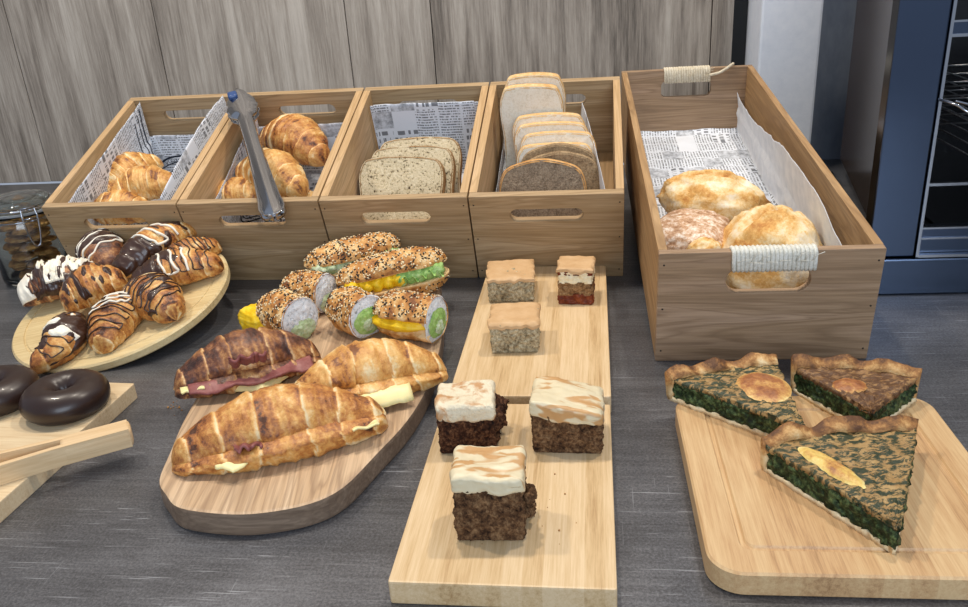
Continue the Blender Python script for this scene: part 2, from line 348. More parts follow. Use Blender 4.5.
def nz(p, s=1.0, o=0.0): return noise.noise(Vector((p[0]*s+o, p[1]*s+o*1.7, p[2]*s-o)))
def fr(p, s=1.0, o=0.0, oc=3): return noise.fractal(Vector((p[0]*s+o, p[1]*s+o*1.7, p[2]*s-o)), 0.8, 2.0, oc)
def T(x=0, y=0, z=0): return Matrix.Translation((x, y, z))
def RX(a): return Matrix.Rotation(a, 4, 'X')
def RY(a): return Matrix.Rotation(a, 4, 'Y')
def RZ(a): return Matrix.Rotation(a, 4, 'Z')
def smooth_closed(pts, n=12):
    out = []; m = len(pts)
    for i in range(m):
        p0, p1, p2, p3 = [Vector(pts[(i+k-1) % m]) for k in range(4)]
        for k in range(n):
            t_ = k/n; out.append(0.5*((2*p1)+(p2-p0)*t_+(2*p0-5*p1+4*p2-p3)*t_*t_+(3*p1-p0-3*p2+p3)*t_**3))
    return out
def smooth_open(pts, n=10):
    out = []; m = len(pts); P = [Vector(p) for p in pts]
    for i in range(m-1):
        p0 = P[max(i-1, 0)]; p1 = P[i]; p2 = P[i+1]; p3 = P[min(i+2, m-1)]
        for k in range(n):
            t_ = k/n; out.append(0.5*((2*p1)+(p2-p0)*t_+(2*p0-5*p1+4*p2-p3)*t_*t_+(3*p1-p0-3*p2+p3)*t_**3))
    out.append(P[-1]); return out
def rrect(x0, x1, y0, y1, r, n=6):
    out = []
    for cx_, cy_, a0 in ((x1-r, y1-r, 0), (x0+r, y1-r, PI/2), (x0+r, y0+r, PI), (x1-r, y0+r, 1.5*PI)):
        for k in range(n+1): a = a0+PI/2*k/n; out.append((cx_+r*math.cos(a), cy_+r*math.sin(a)))
    return out
def extruded(name, outline, holes, t0, t1, mats, parent=None, plane='xy', bev=0.0, Mx=None):
    """solid plate from an outline (and holes) extruded from t0 to t1"""
    bm = bmesh.new(); es = []
    for lp in [outline]+list(holes):
        vs = [bm.verts.new((p[0], p[1], t0)) for p in lp]
        for i in range(len(vs)): es.append(bm.edges.new((vs[i], vs[(i+1) % len(vs)])))
    bmesh.ops.triangle_fill(bm, use_beauty=True, use_dissolve=False, edges=es)
    r = bmesh.ops.extrude_face_region(bm, geom=bm.faces[:])
    for g in r['geom']:
        if isinstance(g, bmesh.types.BMVert): g.co.z = t1
    bmesh.ops.recalc_face_normals(bm, faces=bm.faces)
    if bev:
        eds = [e for e in bm.edges if len(e.link_faces) == 2 and e.calc_face_angle(0) > 1.0]
        bmesh.ops.bevel(bm, geom=eds, offset=bev, segments=2, affect='EDGES', profile=0.6)
    if plane == 'xz':
        for v in bm.verts: v.co = Vector((v.co.x, v.co.z, v.co.y))
        bmesh.ops.recalc_face_normals(bm, faces=bm.faces)
    bm.verts.index_update()
    v = [x.co.copy() for x in bm.verts]; f = [[q.index for q in p.verts] for p in bm.faces]; bm.free()
    return obj(name, v, f, mats, parent, False, None, None, None, Mx)
def lumpy_box(w_, d, h, n, amp, seed, rad=0.003, taper=0.0, scale=120):
    """rounded, crumbly block; centred in x and y, base at z = 0; fn returns verts, faces"""
    bm = bmesh.new(); bmesh.ops.create_cube(bm, size=1)
    bmesh.ops.subdivide_edges(bm, edges=bm.edges[:], cuts=n, use_grid_fill=True)
    hx, hy, hz = w_/2, d/2, h/2
    for v in bm.verts:
        p = Vector((v.co.x*w_, v.co.y*d, v.co.z*h))
        q = Vector((max(-hx+rad, min(hx-rad, p.x)), max(-hy+rad, min(hy-rad, p.y)), max(-hz+rad, min(hz-rad, p.z))))
        dv = p-q
        nn = dv.normalized() if dv.length > 1e-9 else Vector((0, 0, 0))
        p = q+nn*rad
        a = amp*(fr(p, scale, seed, 3)+0.4*nz(p, scale*4, seed))
        if p.z < -hz+0.0015: a *= 0.2
        p = p + nn*a; p.z += hz
        s_ = 1-taper*(p.z/h-0.5); v.co = Vector((p.x*s_, p.y*s_, p.z))
    bm.verts.index_update(); vs = [v.co.copy() for v in bm.verts]; fs = [[q.index for q in f.verts] for f in bm.faces]; bm.free()
    return vs, fs

# ================================================================== the setting
WY = -0.14                                     # heading of the wall
WF = T(0, 1.55, 0) @ RZ(WY)                    # local x along the wall, y away from the viewer
fl = MB(); fl.box(-3.5, 3.5, -3.5, 2.2, -0.95, -0.90); fl.build('floor', plain('floor_tile', '#6a6660', 0.6), None)
tag(bpy.data.objects['floor'], kind='structure')
mb = MB(); seams = [-2.6, -2.2, -1.65, -1.22, -0.865, -0.575, -0.215, -0.06, 0.425, 0.462]
tones = [0.5, 0.7, 0.4, 0.55, 0.5, 0.75, 0.62, 0.4, 0.55, 0.0]
for i in range(len(seams)-1):
    mb.box(seams[i]+0.0008, seams[i+1]-0.0008, 0, 0.02, 0.002, 1.6, 0, 0.0012, None, tones[i] if i < 8 else 0.05)
mb.box(-2.6, 0.4875, 0.021, 0.1, 0.0, 1.6, 1)
tag(mb.build('wall_back', [MT['wallwood'], MT['black_matt']], None, Mx=WF), kind='structure')
mb = MB(); mb.box(0.488, 0.582, -0.10, 0.1, 0.0, 1.6, 0, 0.004)
tag(mb.build('wall_right', MT['wallwhite'], None, Mx=WF), kind='structure')
t = NT('grey_painted_panel'); g = t.noise(t.coord((12, 12, 5)), 1, 5, 0.7)
gm = t.done(t.ramp(g, [(0.35, '#7d8797'), (0.55, '#939cab'), (0.7, '#a7aebb')]), 0.5, 0.2)
mb = MB(); mb.box(0.5825, 1.6, -0.02, 0.1, 0.0, 1.6, 0, 0.002)
tag(mb.build('trim_1', gm, None, Mx=WF), kind='structure')

# counter: worktop on its cabinet
cf = T(0, 0, 0) @ RZ(WY)
ct = empty('counter', cf, 'dark grey scratched metal counter carrying all the breads and boards', 'counter')
mb = MB(); mb.box(-2.2, 2.0, -0.1, 1.53, -0.04, 0.0, 0, 0.002); mb.build('worktop', MT['worktop'], ct, False)
mb = MB(); mb.box(-2.15, 1.95, -0.05, 1.5, -0.9, -0.04); mb.build('cabinet', plain('cabinet_grey', '#4a4a4c', 0.6), ct, False)

# ================================================================== oven on the right
OF = T(0.425, 0.854, 0) @ RZ(-0.12)            # x along the oven front
ov = empty('oven', OF, 'stainless steel oven with dark racks at the right edge of the counter', 'oven')
mb = MB()
mb.box(0.0, 0.049, 0, 0.02, 0.044, 0.46, 0, 0.0015)
mb.box(0.0, 0.8, -0.004, 0.03, 0.0, 0.0425, 0, 0.002)
mb.box(0.751, 0.8, 0, 0.02, 0.044, 0.46, 0, 0.0015)
mb.box(0.049, 0.751, 0, 0.02, 0.43, 0.46, 0, 0.0015)
mb.build('front_frame', MT['steel_blue'], ov)
mb = MB(); mb.box(0.0495, 0.0525, -0.003, 0.018, 0.044, 0.43); mb.box(0.0525, 0.75, -0.003, 0.018, 0.0435, 0.0465)
mb.build('bright_trim', MT['steel'], ov)
mb = MB(); mb.box(0.053, 0.75, 0.004, 0.02, 0.047, 0.0745, 0); mb.box(0.053, 0.75, 0.002, 0.006, 0.0625, 0.0645, 1); mb.box(0.053, 0.75, 0.001, 0.006, 0.0745, 0.0765, 1)
mb.box(0.053, 0.75, 0.001, 0.006, 0.1225, 0.1255, 1); mb.box(0.053, 0.75, 0.001, 0.006, 0.274, 0.277, 1); mb.box(0.053, 0.75, 0.002, 0.008, 0.277, 0.288, 0); mb.box(0.053, 0.75, 0.001, 0.006, 0.288, 0.290, 1)
mb.build('cross_rails', [MT['steel_blue'], MT['steel']], ov)
# body with an open cavity: side, back, top, floor walls
bl = [(0.045, 0.012), (0.105, 0.56), (0.80, 0.56), (0.795, 0.03)]
t = NT('dark_tinted_panel'); sidem = t.done('#3c2f25', 0.2, 0.0, 0.35)
extruded('side_panel', [(0.03, 0.021), (0.115, 0.5), (0.118, 0.5), (0.034, 0.021)], [], 0.03, 0.455, sidem, ov)
mb = MB(); mb.box(0.12, 0.79, 0.499, 0.503, 0.03, 0.455); mb.box(0.125, 0.79, 0.022, 0.5, 0.45, 0.455); mb.box(0.125, 0.79, 0.022, 0.5, 0.03, 0.034); mb.box(0.786, 0.79, 0.022, 0.5, 0.03, 0.455)
mb.build('cavity_lining', MT['black_gloss'], ov)
extruded('plinth', [(0.05, 0.034), (0.13, 0.49), (0.78, 0.49), (0.78, 0.034)], [], 0.0, 0.029, MT['black_matt'], ov)
for z in (0.134, 0.146, 0.158, 0.170, 0.182):
    mb = MB()
    mb.tube([(0.125, 0.03, z), (0.78, 0.03, z)], 0.0014, 6)
    mb.tube([(0.125, 0.25, z), (0.78, 0.25, z)], 0.0014, 6)
    mb.tube([(0.125, 0.42, z), (0.78, 0.42, z)], 0.0014, 6)
    for k in range(9): mb.tube([(0.125+0.08*k, 0.03, z), (0.125+0.08*k, 0.42, z)], 0.0010, 6)
    mb.build('wire_rack', plain('rack_steel', '#9a9ca0', 0.3, 1.0), ov, True)
mb = MB(); mb.tube(smooth_open([(0.05, -0.001, 0.214), (0.06, -0.02, 0.211), (0.075, -0.028, 0.203), (0.12, -0.03, 0.200), (0.2, -0.03, 0.2), (0.2, -0.03, 0.209), (0.12, -0.03, 0.209), (0.085, -0.026, 0.209), (0.062, -0.01, 0.213)]), 0.0017, 8)
mb.build('wire_handle', MT['steel'], ov, True)
for (y, z) in ((0.10, 0.29), (0.13, 0.16)):
    mb = MB(); k = 0.030+ (y-0.021)/(0.5-0.021)*0.085
    mb.lathe([(0.0, 0.0025), (0.002, 0.002), (0.003, 0.0)], 12); mb.build('screw', MT['steel'], ov, True, Mx=T(k-0.0005, y, z) @ RY(-PI/2))

o = extruded('black_mat', [(0.448, 1.05), (0.512, 1.04), (0.597, 1.355), (0.47, 1.37)], [], 0.0, 0.003, MT['black_matt'], None); tag(o, 'added black sheet painting shade on the counter in the gap between long crate and oven', 'mat')  # added sheet; its black stands in for the shade on the worktop here

# ================================================================== crates
def crate(Mx, w_, h, l, th, mats, label, slot, name='wooden_crate', front_slot=True, nails=True, ropeb=False):
    """slot = (half width, z centre, half height)"""
    c = empty(name, Mx, label, 'crate')
    fm, sm = mats; sw, sz, sh = slot
    for nm, y0, y1 in (('front_panel', 0, th), ('back_panel', l-th, l)):
        holes = [rrect(-sw, sw, sz-sh, sz+sh, sh*0.98, 8)]
        if ropeb and nm == 'back_panel': holes = [rrect(-sw, sw, sz-sh, sz+sh, sh*0.6, 8)]
        extruded(nm, rrect(-w_/2, w_/2, 0, h, 0.0012, 2), holes, y0, y1, fm, c, 'xz', 0.0007)
    fp = [o_ for o_ in c.children if o_.name.startswith('front_panel')][0]
    for s_ in (-1, 1):
        mb = MB(); x0, x1 = sorted((s_*w_/2, s_*(w_/2-th))); mb.box(x0, x1, th+0.0003, l-th-0.0003, 0, h, 0, 0.0007); mb.build('side_panel', sm, c)
    mb = MB(); mb.box(-w_/2+th, w_/2-th, th, l-th, 0.002, 0.008); mb.build('base_panel', sm, c)
    if nails:
        for s_ in (-1, 1):
            for z in (0.012, h*0.5, h-0.012):
                mb = MB(); mb.lathe([(0.0, 0.0004), (0.0009, 0.0003), (0.0010, 0.0)], 8); mb.build('nail', MT['nail'], fp, True, Mx=T(s_*(w_/2-0.005), 0, z) @ RX(PI/2))
    return c
cw, ch, cl = 0.1798, 0.1247, 0.2763; yaw, tilt = -0.1549, 0.3385
xs = [0.085, 0.085-0.1816*math.cos(yaw), 0.085-0.3633*math.cos(yaw), 0.085-0.5448*math.cos(yaw)]
ys = [0.9705, 0.9705-0.1816*math.sin(yaw), 0.9705-0.3633*math.sin(yaw), 0.9705-0.5448*math.sin(yaw)]
CM = [T(x, y, 0) @ RZ(yaw) @ RX(tilt) for x, y in zip(xs, ys)]     # 0 = sliced loaf crate ... 3 = far left
labels = ['pine crate full of white and brown bread slices', 'pine crate holding the seeded bread slices', 'pine crate of croissants with metal tongs across it', 'leftmost pine crate, with paper on both sides of pale croissants']
for Mx, lb in zip(CM, labels): crate(Mx, cw, ch, cl, 0.0095, (MT['pine'], MT['pine_y']), lb, (0.043, 0.0965, 0.0088))
BM = T(0.263, 0.716, 0) @ RZ(-0.122) @ RX(0.119); bw, bh, bl_ = 0.199, 0.118, 0.633
crate(BM, bw, bh, bl_, 0.0085, (MT['pine_big'], MT['pine_big_y']), 'long wooden crate with rope wrapped handles in front of the white column', (0.038, 0.088, 0.013), ropeb=True)
big = bpy.data.objects['wooden_crate.004']
# rope wraps on the two handle bars of the long crate
def rope_wrap(y, x0, x1, zt, zb, ya, yb, m, tail=None):
    mb = MB(); n = int((x1-x0)/0.0036); pts = []
    for k in range(n*12):
        a = 2*PI*k/12; x = x0+(x1-x0)*k/(n*12); jit = 0.0004*nz((x*300, a, 0), 1, 2)
        ca, sa = math.cos(a), math.sin(a); e = 0.55
        dy = (yb-ya)/2*math.copysign(abs(ca)**e, ca); dz = (zt-zb)/2*math.copysign(abs(sa)**e, sa)
        pts.append((x+jit, (ya+yb)/2+dy, (zt+zb)/2+dz+jit))
    mb.tube(pts, 0.0021, 7)
    for k in range(12):
        xx = random.uniform(x0, x1); q = random.random()*0.01
        mb.tube([(xx, ya-0.002, (zt+zb)/2), (xx+0.004, ya-0.005, (zt+zb)/2+q), (xx+0.009, ya-0.008, (zt+zb)/2+q*1.5)], 0.0003, 4)
    if tail: mb.tube(smooth_open(tail), 0.0022, 7)
    return mb.build('rope_wrap', m, big, True)
rope_wrap(0, -0.034, 0.041, bh+0.0015, 0.098, -0.0015, 0.0095, MT['rope_pale'])
yb_ = bl_-0.0085
rope_wrap(0, -0.034, 0.036, bh+0.0015, 0.098, yb_-0.0015, bl_+0.0015, MT['rope'], [(0.034, yb_-0.002, 0.108), (0.05, yb_-0.004, 0.112), (0.066, yb_-0.003, bh+0.004), (0.07, yb_+0.004, bh+0.004)])

# riser battens that carry the raised back ends of the crates
def riser(name, Mx, x0, x1, y0, y1, lb):
    """a block standing on the worktop whose sloped top meets the tilted crate bottoms"""
    c = []
    for y in (y0, y1):
        for x in (x0, x1):
            p = Mx @ Vector((x, y, 0)); c.append(Vector((p.x, p.y, 0))); c.append(p-Vector((0, 0, 0.0005)))
    v = c; f = [(0, 2, 3, 1), (4, 5, 7, 6), (0, 1, 5, 4), (2, 6, 7, 3), (1, 3, 7, 5), (0, 4, 6, 2)]
    o = obj(name, v, f, MT['pine_big'], None, False); tag(o, lb, 'riser'); return o
riser('crate_riser', CM[1], -0.43, 0.25, cl-0.06, cl-0.03, 'wooden riser under the back ends of the four small crates')
riser('crate_riser', BM, -0.08, 0.08, bl_-0.08, bl_-0.04, 'wooden riser under the back end of the long rope handled crate')

# ------------------------------------------------------------------ newspaper liners
def liner(Mx, wi, y0, y1, hl, hr, hb, news, label, seed, base=0.0095, th=0.0095, wr=0.0018, ltop=None, rtop=None, lin_in=0.0, rin=0.0, blank=False, rv=0.0):
    """U-shaped sheet lining a crate; hl/hr: heights up the left/right wall; hb: how far it climbs the back wall"""
    g = wi/2-0.0018; Lf = 2*g
    def prof(s, hl_, hr_):                      # s metres along the section
        if s < hl_: q = (hl_-s); return (-g+lin_in*q, base+0.0015+q)
        if s > hl_+Lf: q = s-hl_-Lf; return (g-rin*q, base+0.0015+q)
        return (-g+(s-hl_), base+0.0015)
    def pos(u, v):
        y = y0+(y1-y0)*v
        hl_ = hl*(ltop(v) if ltop else 1); hr_ = hr*(rtop(v) if rtop else 1)
        s = u*(hl_+Lf+hr_); acc = Vector((0, 0)); wsum = 0
        for d in (-0.008, -0.004, 0, 0.004, 0.008):
            ss = min(max(s+d, 0), hl_+Lf+hr_); q = prof(ss, hl_, hr_); acc += Vector(q); wsum += 1
        x, z = acc/wsum
        if rv and x > 0: x -= rv*v*min(1, max(0, (x-g+0.02)/0.02))
        L = hb; yy = y; zz = 0
        lim = y1-hb if hb > 0 else 9
        if hb > 0 and y > lim:
            a = (y-lim); rr = 0.02
            if a < rr*PI/2: yy = lim+rr*math.sin(a/rr); zz = rr*(1-math.cos(a/rr))
            else: yy = lim+rr; zz = rr+(a-rr*PI/2)
        p = Vector((x, yy, max(z, base+0.0015+zz)))
        w1 = fr((x, yy, z), 22, seed, 3)*wr; w2 = nz((x, yy, z), 70, seed+3)*wr*0.5
        inside = max(0.0, w1+w2+wr*0.8)
        dirx = 1 if x < -g+0.006 else (-1 if x > g-0.006 else 0)
        return p+Vector((dirx*inside, 0, inside if dirx == 0 else 0)), s
    vs, fs, tn, uv = [], [], [], []; nu, nv = 70, 60
    for i in range(nu+1):
        for j in range(nv+1):
            p, s = pos(i/nu, j/nv); vs.append(p); uv.append((s, (y1-y0)*j/nv))
    for i in range(nu):
        for j in range(nv): fs.append((i*(nv+1)+j, i*(nv+1)+j+1, (i+1)*(nv+1)+j+1, (i+1)*(nv+1)+j))
    mi = [1 if (blank and uv[f[0]][0] > hl+Lf) else 0 for f in fs]
    me_o = obj('newspaper_liner', vs, fs, [news, MT['paper_back']], None, True, mi, uv, None, Mx)
    md = me_o.modifiers.new('thick', 'SOLIDIFY'); md.thickness = 0.0003
    tag(me_o, label, 'paper liner'); me_o['pos'] = 0; del me_o['pos']
    return me_o, pos
wi = cw-2*0.0095
L0, P0 = liner(CM[0], wi, 0.012, 0.262, 0.06, 0.095, 0.0, NEWS[0], 'printed paper lining the crate of white and brown slices', 1, rtop=lambda v: 0.9+0.1*math.sin(v*3), lin_in=0.15, rin=0.06, blank=True, rv=0.048)
L1, P1 = liner(CM[1], wi, 0.012, 0.335, 0.012, 0.010, 0.115, NEWS[1], 'printed newspaper lining the crate of seeded slices', 2)
L2, P2 = liner(CM[2], wi, 0.012, 0.310, 0.10, 0.07, 0.085, NEWS[2], 'printed newspaper lining the crate crossed by the metal tongs', 3, ltop=lambda v: 0.75+0.3*v, lin_in=0.1)
L3, P3 = liner(CM[3], wi, 0.012, 0.305, 0.118, 0.118, 0.07, NEWS[3], 'striped printed newspaper lining the leftmost crate, reaching both rims', 4, ltop=lambda v: 0.9+0.12*v, rtop=lambda v: 1.0+0.08*math.sin(v*3), lin_in=0.12, rin=0.10)
LB, PB = liner(BM, bw-0.017, 0.012, 0.64, 0.012, 0.105, 0.03, NEWS[4], 'white and printed paper lining the long rope handled crate', 5, th=0.0085, wr=0.003, rtop=lambda v: 0.80+0.20*math.sin(v*5.5), rin=0.16, blank=True)
# printed words laid on the paper
def word(liner_o, pos, text, u0, v0, su, sv, vertical=False, flip=False):
    cu = bpy.data.curves.new('txt', 'FONT'); cu.body = text; cu.size = 1; o = bpy.data.objects.new('txt', cu); COL.objects.link(o)
    dg = bpy.context.evaluated_depsgraph_get(); me = bpy.data.meshes.new_from_object(o.evaluated_get(dg))
    vs = []
    for v in me.vertices:
        a, b = v.co.x, v.co.y
        if vertical: a, b = -b, a
        p, _ = pos(u0+a*su, v0+b*sv); vs.append(p+Vector((0, 0, 0.0012)))
    fs = [tuple(p.vertices) for p in me.polygons]; bpy.data.objects.remove(o)
    obj('headline', vs, fs, plain('ink', '#1d1f24', 0.7), liner_o, False)
def stripe(liner_o, pos, pts, wd, name='printed_stripe'):
    vs, fs = [], []; P = smooth_open([(a, b, 0) for a, b in pts], 10)
    for i, p in enumerate(P):
        tg = (P[min(i+1, len(P)-1)]-P[max(i-1, 0)]).normalized(); n = Vector((-tg.y, tg.x, 0))*wd/2
        for s_ in (-1, 1):
            q, _ = pos(p.x+n.x*s_/0.36, p.y+n.y*s_/0.29); e, _ = pos(min(p.x+0.01, 1), p.y); g, _ = pos(p.x, min(p.y+0.01, 1)); nn_ = (e-q).cross(g-q)
            nn_ = nn_.normalized() if nn_.length > 0 else Vector((0, 0, 1))
            if nn_.dot(Vector((-q.x, -0.03, 0.06))) < 0: nn_ = -nn_
            vs.append(q+nn_*0.0009)
    for i in range(len(P)-1): fs.append((2*i, 2*i+1, 2*i+3, 2*i+2))
    obj(name, vs, fs, bpy.data.materials.get('ink_blue') or plain('ink_blue', '#1b2233', 0.7), liner_o, False)
for k, w_ in ((0.0, 0.0030), (0.022, 0.0016), (0.05, 0.0016)):
    stripe(L3, P3, [(0.02+k*0.5, 0.80-k*1.5), (0.12, 0.79-k*1.5), (0.22, 0.80-k*1.5), (0.30, 0.83-k*1.5), (0.38, 0.87-k*1.5), (0.50, 0.88-k*1.2)], w_)
for k, w_ in ((0.0, 0.0034), (0.03, 0.0022), (0.05, 0.0012)): stripe(L2, P2, [(0.20, 0.36+k), (0.28, 0.33+k), (0.36, 0.36+k), (0.44, 0.40+k)], w_)
def find_uv(Mx, pos, px, py):
    best = (9e9, 0, 0)
    for i in range(20, 42):
        for j in range(61):
            P = np.array(Mx @ pos(i/60, j/60)[0])-CAMP; c = R @ P
            e = (CX+F*c[0]/c[2]-px)**2+(CY+F*c[1]/c[2]-py)**2
            if e < best[0]: best = (e, i/60, j/60)
    return best[1], best[2]
a_ = find_uv(CM[3], P3, 152, 165); b_ = find_uv(CM[3], P3, 171, 163)
word(L3, P3, 'QUEEN', a_[0], a_[1]-0.02, 0.019, 0.030)
a_ = find_uv(CM[2], P2, 322, 162); b_ = find_uv(CM[2], P2, 328, 142)
word(L2, P2, 'VIOLA', a_[0], a_[1], 0.026, 0.034, True)

# ================================================================== breads
def bread_profile(w_, h, dome=0.25, n=10):
    """slice outline, base centred at origin; dome 0 is nearly square, 1 a round arch"""
    r = 0.006; k = dome; sh = 0.03+0.13*k; kx = 0.13+0.10*k
    pts = [(-w_/2+r, 0), (0, 0), (w_/2-r, 0), (w_/2, r), (w_/2-0.001, h*0.45), (w_/2+0.002*(1-k), h*(0.80-0.15*k)), (w_/2-0.003-0.004*k, h*(0.95-0.10*k)), (w_/2-w_*kx, h*(1-sh*0.35)), (0, h), (-w_/2+w_*kx, h*(1-sh*0.35)), (-w_/2+0.003+0.004*k, h*(0.95-0.10*k)), (-w_/2-0.002*(1-k), h*(0.80-0.15*k)), (-w_/2+0.001, h*0.45), (-w_/2, r)]
    return [(p.x, p.y) for p in smooth_closed([(a, b, 0) for a, b in pts], 5)]
def slice_(Mx, w_, h, th, cm, km, label, cat='bread slice', group=None, dome=0.25, seed=0, rot=0.0):
    s = empty('bread_slice', Mx, label, cat, group)
    pr = bread_profile(w_, h, dome); m = len(pr)
    # crumb: faces as rings shrinking to the middle so that it can be lumpy
    def ringmesh(k0, yo, fl):
        vs = []; fs = []; rings = [1, 0.96, 0.85, 0.7, 0.5, 0.3, 0.12]
        for q, sc in enumerate(rings):
            for (x, z) in pr:
                px, pz = x*sc, h/2+(z-h/2)*sc
                b = fl*(0.0006*fr((px, pz, yo), 260, seed, 2)) if q > 0 else 0
                wv = 0.0016*nz((px, 0, pz), 25, seed)
                vs.append((px, yo+b+wv, pz))
        for q in range(len(rings)-1):
            for i in range(m): fs.append((q*m+i, q*m+(i+1) % m, (q+1)*m+(i+1) % m, (q+1)*m+i))
        fs.append(tuple((len(rings)-1)*m+i for i in range(m))); return vs, fs
    mb = MB(); a, b = ringmesh(0, 0.0, -1); mb.add(a, b); a, b = ringmesh(0, th, 1); mb.add(a, b); mb.build('crumb', cm, s, True)
    vs = []; fs = []; yy = [0.0, 0.0002, th*0.5, th-0.0002, th]; oo = [-0.0022, 0.0, 0.0012, 0.0, -0.0022]
    for y, o_ in zip(yy, oo):
        for i, (x, z) in enumerate(pr):
            d = Vector((x, z-h/2)).normalized(); rg = 0.0005*nz((x, y, z), 300, seed); wv = 0.0016*nz((x, 0, z), 25, seed)
            vs.append((x+d.x*(o_+rg), y+wv+(-0.0003 if y == 0 else (0.0003 if y == th else 0)), z+d.y*(o_+rg)))
    for q in range(len(yy)-1):
        for i in range(m): fs.append((q*m+i, q*m+(i+1) % m, (q+1)*m+(i+1) % m, (q+1)*m+i))
    obj('crust', vs, fs, km, s, True)
    return s
BF = 0.012
# crate 1: seeded slices
def inc(Mx, x, y, z, lean, yawl=0.0, roll=0.0): return Mx @ T(x, y, z) @ RZ(yawl) @ RX(-lean) @ RY(roll)
seeded = [(-0.020, 0.062, 0.013, 0.72, 'at the front of its crate, broad side towards the viewer'), (-0.008, 0.088, 0.013, 0.74, 'behind the front one, showing only its top edge'), (0.000, 0.112, 0.013, 0.80, 'furthest back, its crust against the newspaper')]
for i, (x, y, z, ln, lb) in enumerate(seeded):
    slice_(inc(CM[1], x, y, z, ln, 0.04*(i-1)), 0.112, 0.112, 0.019, MT['seed_slice'], MT['seed_slice_crust'], 'speckled seeded bread slice, '+lb, 'bread slice', 'seeded bread slices', 0.3, i*3.1)
# crate 0: white, grain and rye slices (back to front)
rows = [(-0.024, 0.200, 0.014, 0.10, 0.078, 0.150, 'w', 'tall white bread slice at the very back of the crate'),
        (-0.028, 0.184, 0.014, 0.12, 0.080, 0.142, 'w', 'tall white bread slice in front of the rearmost one, crust edge up'),
        (-0.004, 0.150, 0.013, 0.25, 0.092, 0.116, 'w', 'white bread slice behind the four shorter slices'),
        (0.000, 0.134, 0.013, 0.28, 0.094, 0.112, 'w', 'second of the shorter white bread slices from the back'),
        (0.008, 0.117, 0.013, 0.30, 0.094, 0.108, 'w', 'third of the shorter white bread slices, its corner showing at the right'),
        (0.005, 0.100, 0.013, 0.32, 0.094, 0.102, 'w', 'white bread slice right behind the brown grain slices'),
        (0.010, 0.086, 0.013, 0.34, 0.100, 0.108, 'g', 'speckled brown grain slice touching the white slices'),
        (0.012, 0.070, 0.013, 0.38, 0.100, 0.106, 'g', 'speckled brown grain slice behind the dark rye slice'),
        (-0.010, 0.050, 0.013, 0.42, 0.108, 0.108, 'r', 'dark rye slice with golden crust at the crate front')]
for i, (x, y, z, ln, w_, h_, k, lb) in enumerate(rows):
    cm, km = {'w': ('white_slice', 'white_crust'), 'g': ('grain_slice', 'grain_slice'), 'r': ('rye_slice', 'rye_crust')}[k]
    slice_(inc(CM[0], x, y, z, ln, 0.03*nz((i*3.3, 1, 2))), w_, h_, 0.012, MT[cm], MT[km], lb, 'bread slice', 'mixed bread slices', 0.15 if k == 'w' else 0.9, i*2.3)

def blob(name, Mx, dims, mat, parent=None, seed=0, amp=0.08, sc=2.2, e=1.0, flat=0.55, nu=48, nv=48, tonefn=None, split=None):
    """rounded loaf-like body, base at z = 0"""
    lx, ly, lz = dims
    def fn(a, b):
        ph = -PI/2+PI*a; th = 2*PI*b
        sg = lambda v: math.copysign(abs(v)**e, v)
        n = Vector((sg(math.cos(ph))*sg(math.cos(th)), sg(math.cos(ph))*sg(math.sin(th)), math.sin(ph)))
        d = 1+amp*fr(n, sc, seed, 4)
        if split:
            for (yo, dp) in split:
                q = abs(n.y-yo-0.12*nz(n, 2, seed+5)); d -= dp*math.exp(-(q/0.07)**2)*(1 if n.z > 0 else 0); d += dp*0.6*math.exp(-((q-0.16)/0.07)**2)*(1 if n.z > 0.1 else 0)
        p = n*d; z = max(p.z, -flat)
        tone = 0.42+0.5*fr(n, 2.2, seed+9, 3)+0.15*(n.z-0.2)
        if tonefn: tone = tonefn(n, tone)
        return Vector((p.x*lx, p.y*ly, (z+flat)*lz/(1+flat))), tone
    vs, fs, tn, uv = grid_mesh(fn, nu, nv, True)
    return obj(name, vs, fs, mat, parent, True, None, None, tn, Mx)
# long crate: rolls; positions from sight lines onto inner heights
def bplace(px, py, z): p = hit(BM, px, py, z); return p
def roll(px, py, z, dims, rz, mat, label, seed, **k):
    p = bplace(px, py, z+dims[2]*0.5); Mx = BM @ T(p.x, p.y, z) @ RZ(rz)
    return tag(blob('bread_roll', Mx, dims, MT[mat], None, seed, **k), label, 'bread roll', 'rolls in the long crate')
roll(712, 196, 0.030, (0.062, 0.040, 0.058), -0.35, 'loaf', 'oval golden roll furthest back on the newspaper in the long crate', 3, split=[(-0.1, 0.12), (0.35, 0.08)], amp=0.09)
roll(771, 250, 0.014, (0.052, 0.060, 0.088), 0.4, 'loaf', 'round pale roll with browned ridge behind the front rope handle', 8, split=[(0.1, 0.1)], amp=0.10)
# ciabatta half: floury top, open crumb underside
p = bplace(688, 232, 0.06); cb_ = empty('ciabatta_piece', BM @ T(p.x+0.002, p.y, 0.012) @ RZ(-0.35) @ RX(-0.10), 'flour dusted ciabatta piece leaning on the left side of the long crate', 'bread roll', 'rolls in the long crate')
blob('crumb', None, (0.040, 0.050, 0.05), MT['open_crumb'], cb_, 12, amp=0.05, e=0.55)
blob('crust', Matrix.Translation((0, 0.0, 0.028)), (0.042, 0.052, 0.036), MT['floury'], cb_, 13, amp=0.06, e=0.5, flat=0.3)
roll(705, 252, 0.050, (0.020, 0.020, 0.030), 0.2, 'loaf', 'small golden bread end peeking over the front rim of the long crate', 21)

